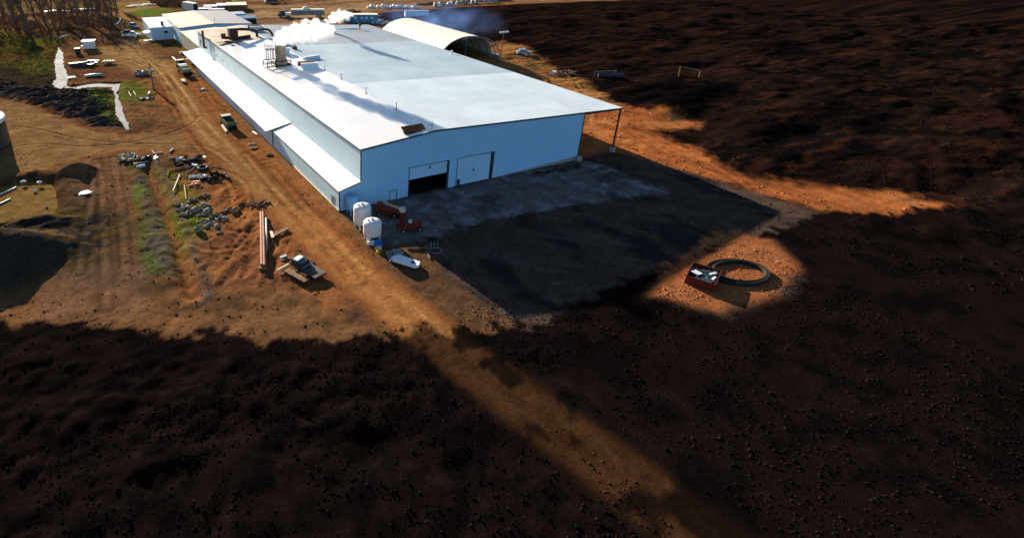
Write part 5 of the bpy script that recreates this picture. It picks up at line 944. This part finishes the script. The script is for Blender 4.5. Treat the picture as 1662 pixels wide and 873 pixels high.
def put_tree(k, p, s_, label, rot):
    t_, c2, H = kinds[k]
    if k not in protoT:
        o = thing('bare_tree', label, 'tree', p, rot, 'bare trees at the upper left'); t_.build('trunk', M['bark'], o, True); c2.build('crown', M['twig'], o); protoT[k] = o; o.scale = (s_, s_, s_)
    else: o = dup(protoT[k], p, rot, label, s_)
put_tree(0, GT(45, 52), 1.1, TP[0][4], 0)
for i, (px, py) in enumerate(spots):
    row = 'near row' if py > 36 else ('middle rows' if py > 25 else 'far rows')
    put_tree(1+i % 3, GT(px, py), rnd.uniform(1.25, 1.85), ['slim bare tree in the %s of the brown thicket', 'narrow bare tree in the %s of the brown thicket', 'branching bare tree in the %s of the brown thicket'][i % 3] % row, rnd.uniform(0, 6))
for i, (px, py) in enumerate(((258, 6), (268, 9), (279, 8), (290, 10), (286, 3), (300, 2))): put_tree(1+i % 3, GT(px, py), .6, 'small bare bush like tree left of the white box truck', rnd.uniform(0, 6))
# undergrowth: uncountable brushwood
def brush(name, poly, n, h, m_, label, seed):
    r0 = random.Random(seed); mb = MB(); xs_ = [q[0] for q in poly]; ys_ = [q[1] for q in poly]; vs = []; fs = []; pts = []
    while len(pts) < n:
        a = np.array([r0.uniform(min(xs_), max(xs_)) for _ in range(400)]); b2 = np.array([r0.uniform(min(ys_), max(ys_)) for _ in range(400)]); s_ = sdist(a, b2, poly); nn = fbm(a/7, b2/7, 2, seed)
        for x, y, d_, v_ in zip(a, b2, s_, nn):
            if d_ > 0 and v_ > .42: pts.append((x, y))
    pts = pts[:n]; PA = np.array(pts); Z = height(PA[:, 0], PA[:, 1])
    for (x, y), z in zip(pts, Z):
        hh = h*r0.uniform(.4, 1.1)
        for k in range(5):
            a = r0.uniform(0, 6.28); l = hh*r0.uniform(.25, .6); w = .05+.03*r0.random(); o_ = len(vs); ex, ey = x+math.cos(a)*l, y+math.sin(a)*l
            vs += [(x-w, y, z), (x+w, y, z), (ex, ey, z+hh*r0.uniform(.6, 1)), (ex+.35*r0.uniform(-1, 1), ey+.2, z+hh*.75)]; fs += [(o_, o_+1, o_+2), (o_, o_+2, o_+3)]
    me = bpy.data.meshes.new(name); me.from_pydata(vs, [], fs); me.materials.append(m_); o = bpy.data.objects.new(name, me); COL.objects.link(o); return tag(o, label, 'undergrowth', None, 'stuff')
brush('undergrowth', W([(-30, 46), (60, 50), (120, 50), (185, 44), (196, 34), (190, 16), (120, 14), (60, 24), (-30, 30)]), 1300, 1.9, M['brush'], 'reddish brown leafless brushwood filling the thicket', 1)
brush('weeds', W([(-60, 84), (88, 84), (84, 128), (150, 146), (60, 140), (-60, 130)]), 900, .5, mat('dry_weeds', (.34, .26, .09), .9, 0, .4, .3), 'low dry weeds left of the frozen stream', 2)
brush('weeds', W([(240, 0), (300, 0), (296, 12), (250, 12)]), 700, 3.0, M['brush'], 'brown scrub between the lawn and the box truck', 4)
# loose clods and stones, uncountable, coloured like the soil they lie on
def clods(name, label, n, box, lo, hi, seed, excl=1):
    r0 = np.random.default_rng(seed); x = r0.uniform(box[0], box[1], n); y = r0.uniform(box[2], box[3], n)
    keep = (sdist(x, y, BLD) < -1) & (sdist(x, y, POND) < 0) & (sdist(x, y, STREAM1) < 0) & (sdist(x, y, STREAM2) < 0)
    w_ = fbm(x/6, y/6, 3, seed) + .25*r0.random(n); d_, _ = ldist(x, y, ROADC); keep &= (w_ > np.where(d_ < 4.5, .78, np.where(sdist(x, y, CROSS) > 0, .72, .52)))
    keep &= ~((sdist(x, y, APRON) > 0) & (w_ < .74)); keep &= ~((sdist(x, y, ORANGE) > 0) & (w_ < .68)); x, y = x[keep], y[keep]; n = len(x); z = height(x, y); c = paint(x, y)*r0.uniform(.9, 1.9, (n, 1))
    sz = lo+(hi-lo)*r0.random(n)**3; base = np.array([(1, 0, 0), (0, 1, 0), (-1, 0, 0), (0, -1, 0), (0, 0, .8), (0, 0, -.5)])
    V = base[None]*sz[:, None, None]*r0.uniform(.6, 1.3, (n, 6, 1)); a = r0.uniform(0, 6.28, n); ca_, sa_ = np.cos(a)[:, None], np.sin(a)[:, None]
    V = np.stack([V[..., 0]*ca_-V[..., 1]*sa_, V[..., 0]*sa_+V[..., 1]*ca_, V[..., 2]], -1)+np.stack([x, y, z], -1)[:, None]
    fc = np.array([(0, 1, 4), (1, 2, 4), (2, 3, 4), (3, 0, 4), (1, 0, 5), (2, 1, 5), (3, 2, 5), (0, 3, 5)]); Fc = (fc[None]+(np.arange(n)*6)[:, None, None]).reshape(-1, 3)
    me = bpy.data.meshes.new(name); me.vertices.add(n*6); me.vertices.foreach_set('co', V.astype(np.float32).ravel()); k = len(Fc)
    me.loops.add(k*3); me.loops.foreach_set('vertex_index', Fc.ravel().astype(np.int32)); me.polygons.add(k); me.polygons.foreach_set('loop_start', np.arange(0, k*3, 3, dtype=np.int32)); me.polygons.foreach_set('loop_total', np.full(k, 3, dtype=np.int32)); me.update(calc_edges=True)
    ca = me.color_attributes.new('soil', 'FLOAT_COLOR', 'POINT'); ca.data.foreach_set('color', np.concatenate([np.repeat(c, 6, 0).clip(0, 1), np.ones((n*6, 1))], -1).astype(np.float32).ravel())
    me.materials.append(gm); o = bpy.data.objects.new(name, me); COL.objects.link(o); return tag(o, label, 'clods', None, 'stuff')
clods('loose_clods', 'loose clods and small stones scattered over the bare brown dirt', 24000, (-64, 70, -42, 200), .04, .3, 1)
clods('loose_clods', 'dark crumbs of compost and stones scattered over the near black ground', 30000, (-66, 60, -86, -36), .04, .28, 2)
clods('loose_clods', 'lumps of compost scattered over the dark land beyond the canopy', 26000, (70, 240, -70, 170), .1, .45, 3)
# snow strips behind the thicket and a curved white pipe by its corner
for pts, lb in (([(72, 20), (90, 18), (115, 19)], 'long thin strip of old snow behind the bare trees'), ([(118, 16), (150, 15), (165, 16)], 'fainter strip of old snow behind the thicket at right')):
    a = [GT(*q) for q in pts]; mb = MB(); mb.plate([tuple(q+Vector((0, 1.8, .3))) for q in a]+[tuple(q+Vector((0, -1.5, .3))) for q in a[::-1]], .4); obj('snow_strip', mb, M['bright'], lb, 'snow')
pth([(183, 42), (190, 40), (194, 36), (196, 31)], .35, 'bright', 'curved white pipe at the right corner of the thicket', 'pipe', 'pipe'); pth([(97, 62), (103, 60), (111, 59)], .3, 'bright', 'short white pipe lying in the tree shadows', 'pipe', 'pipe')
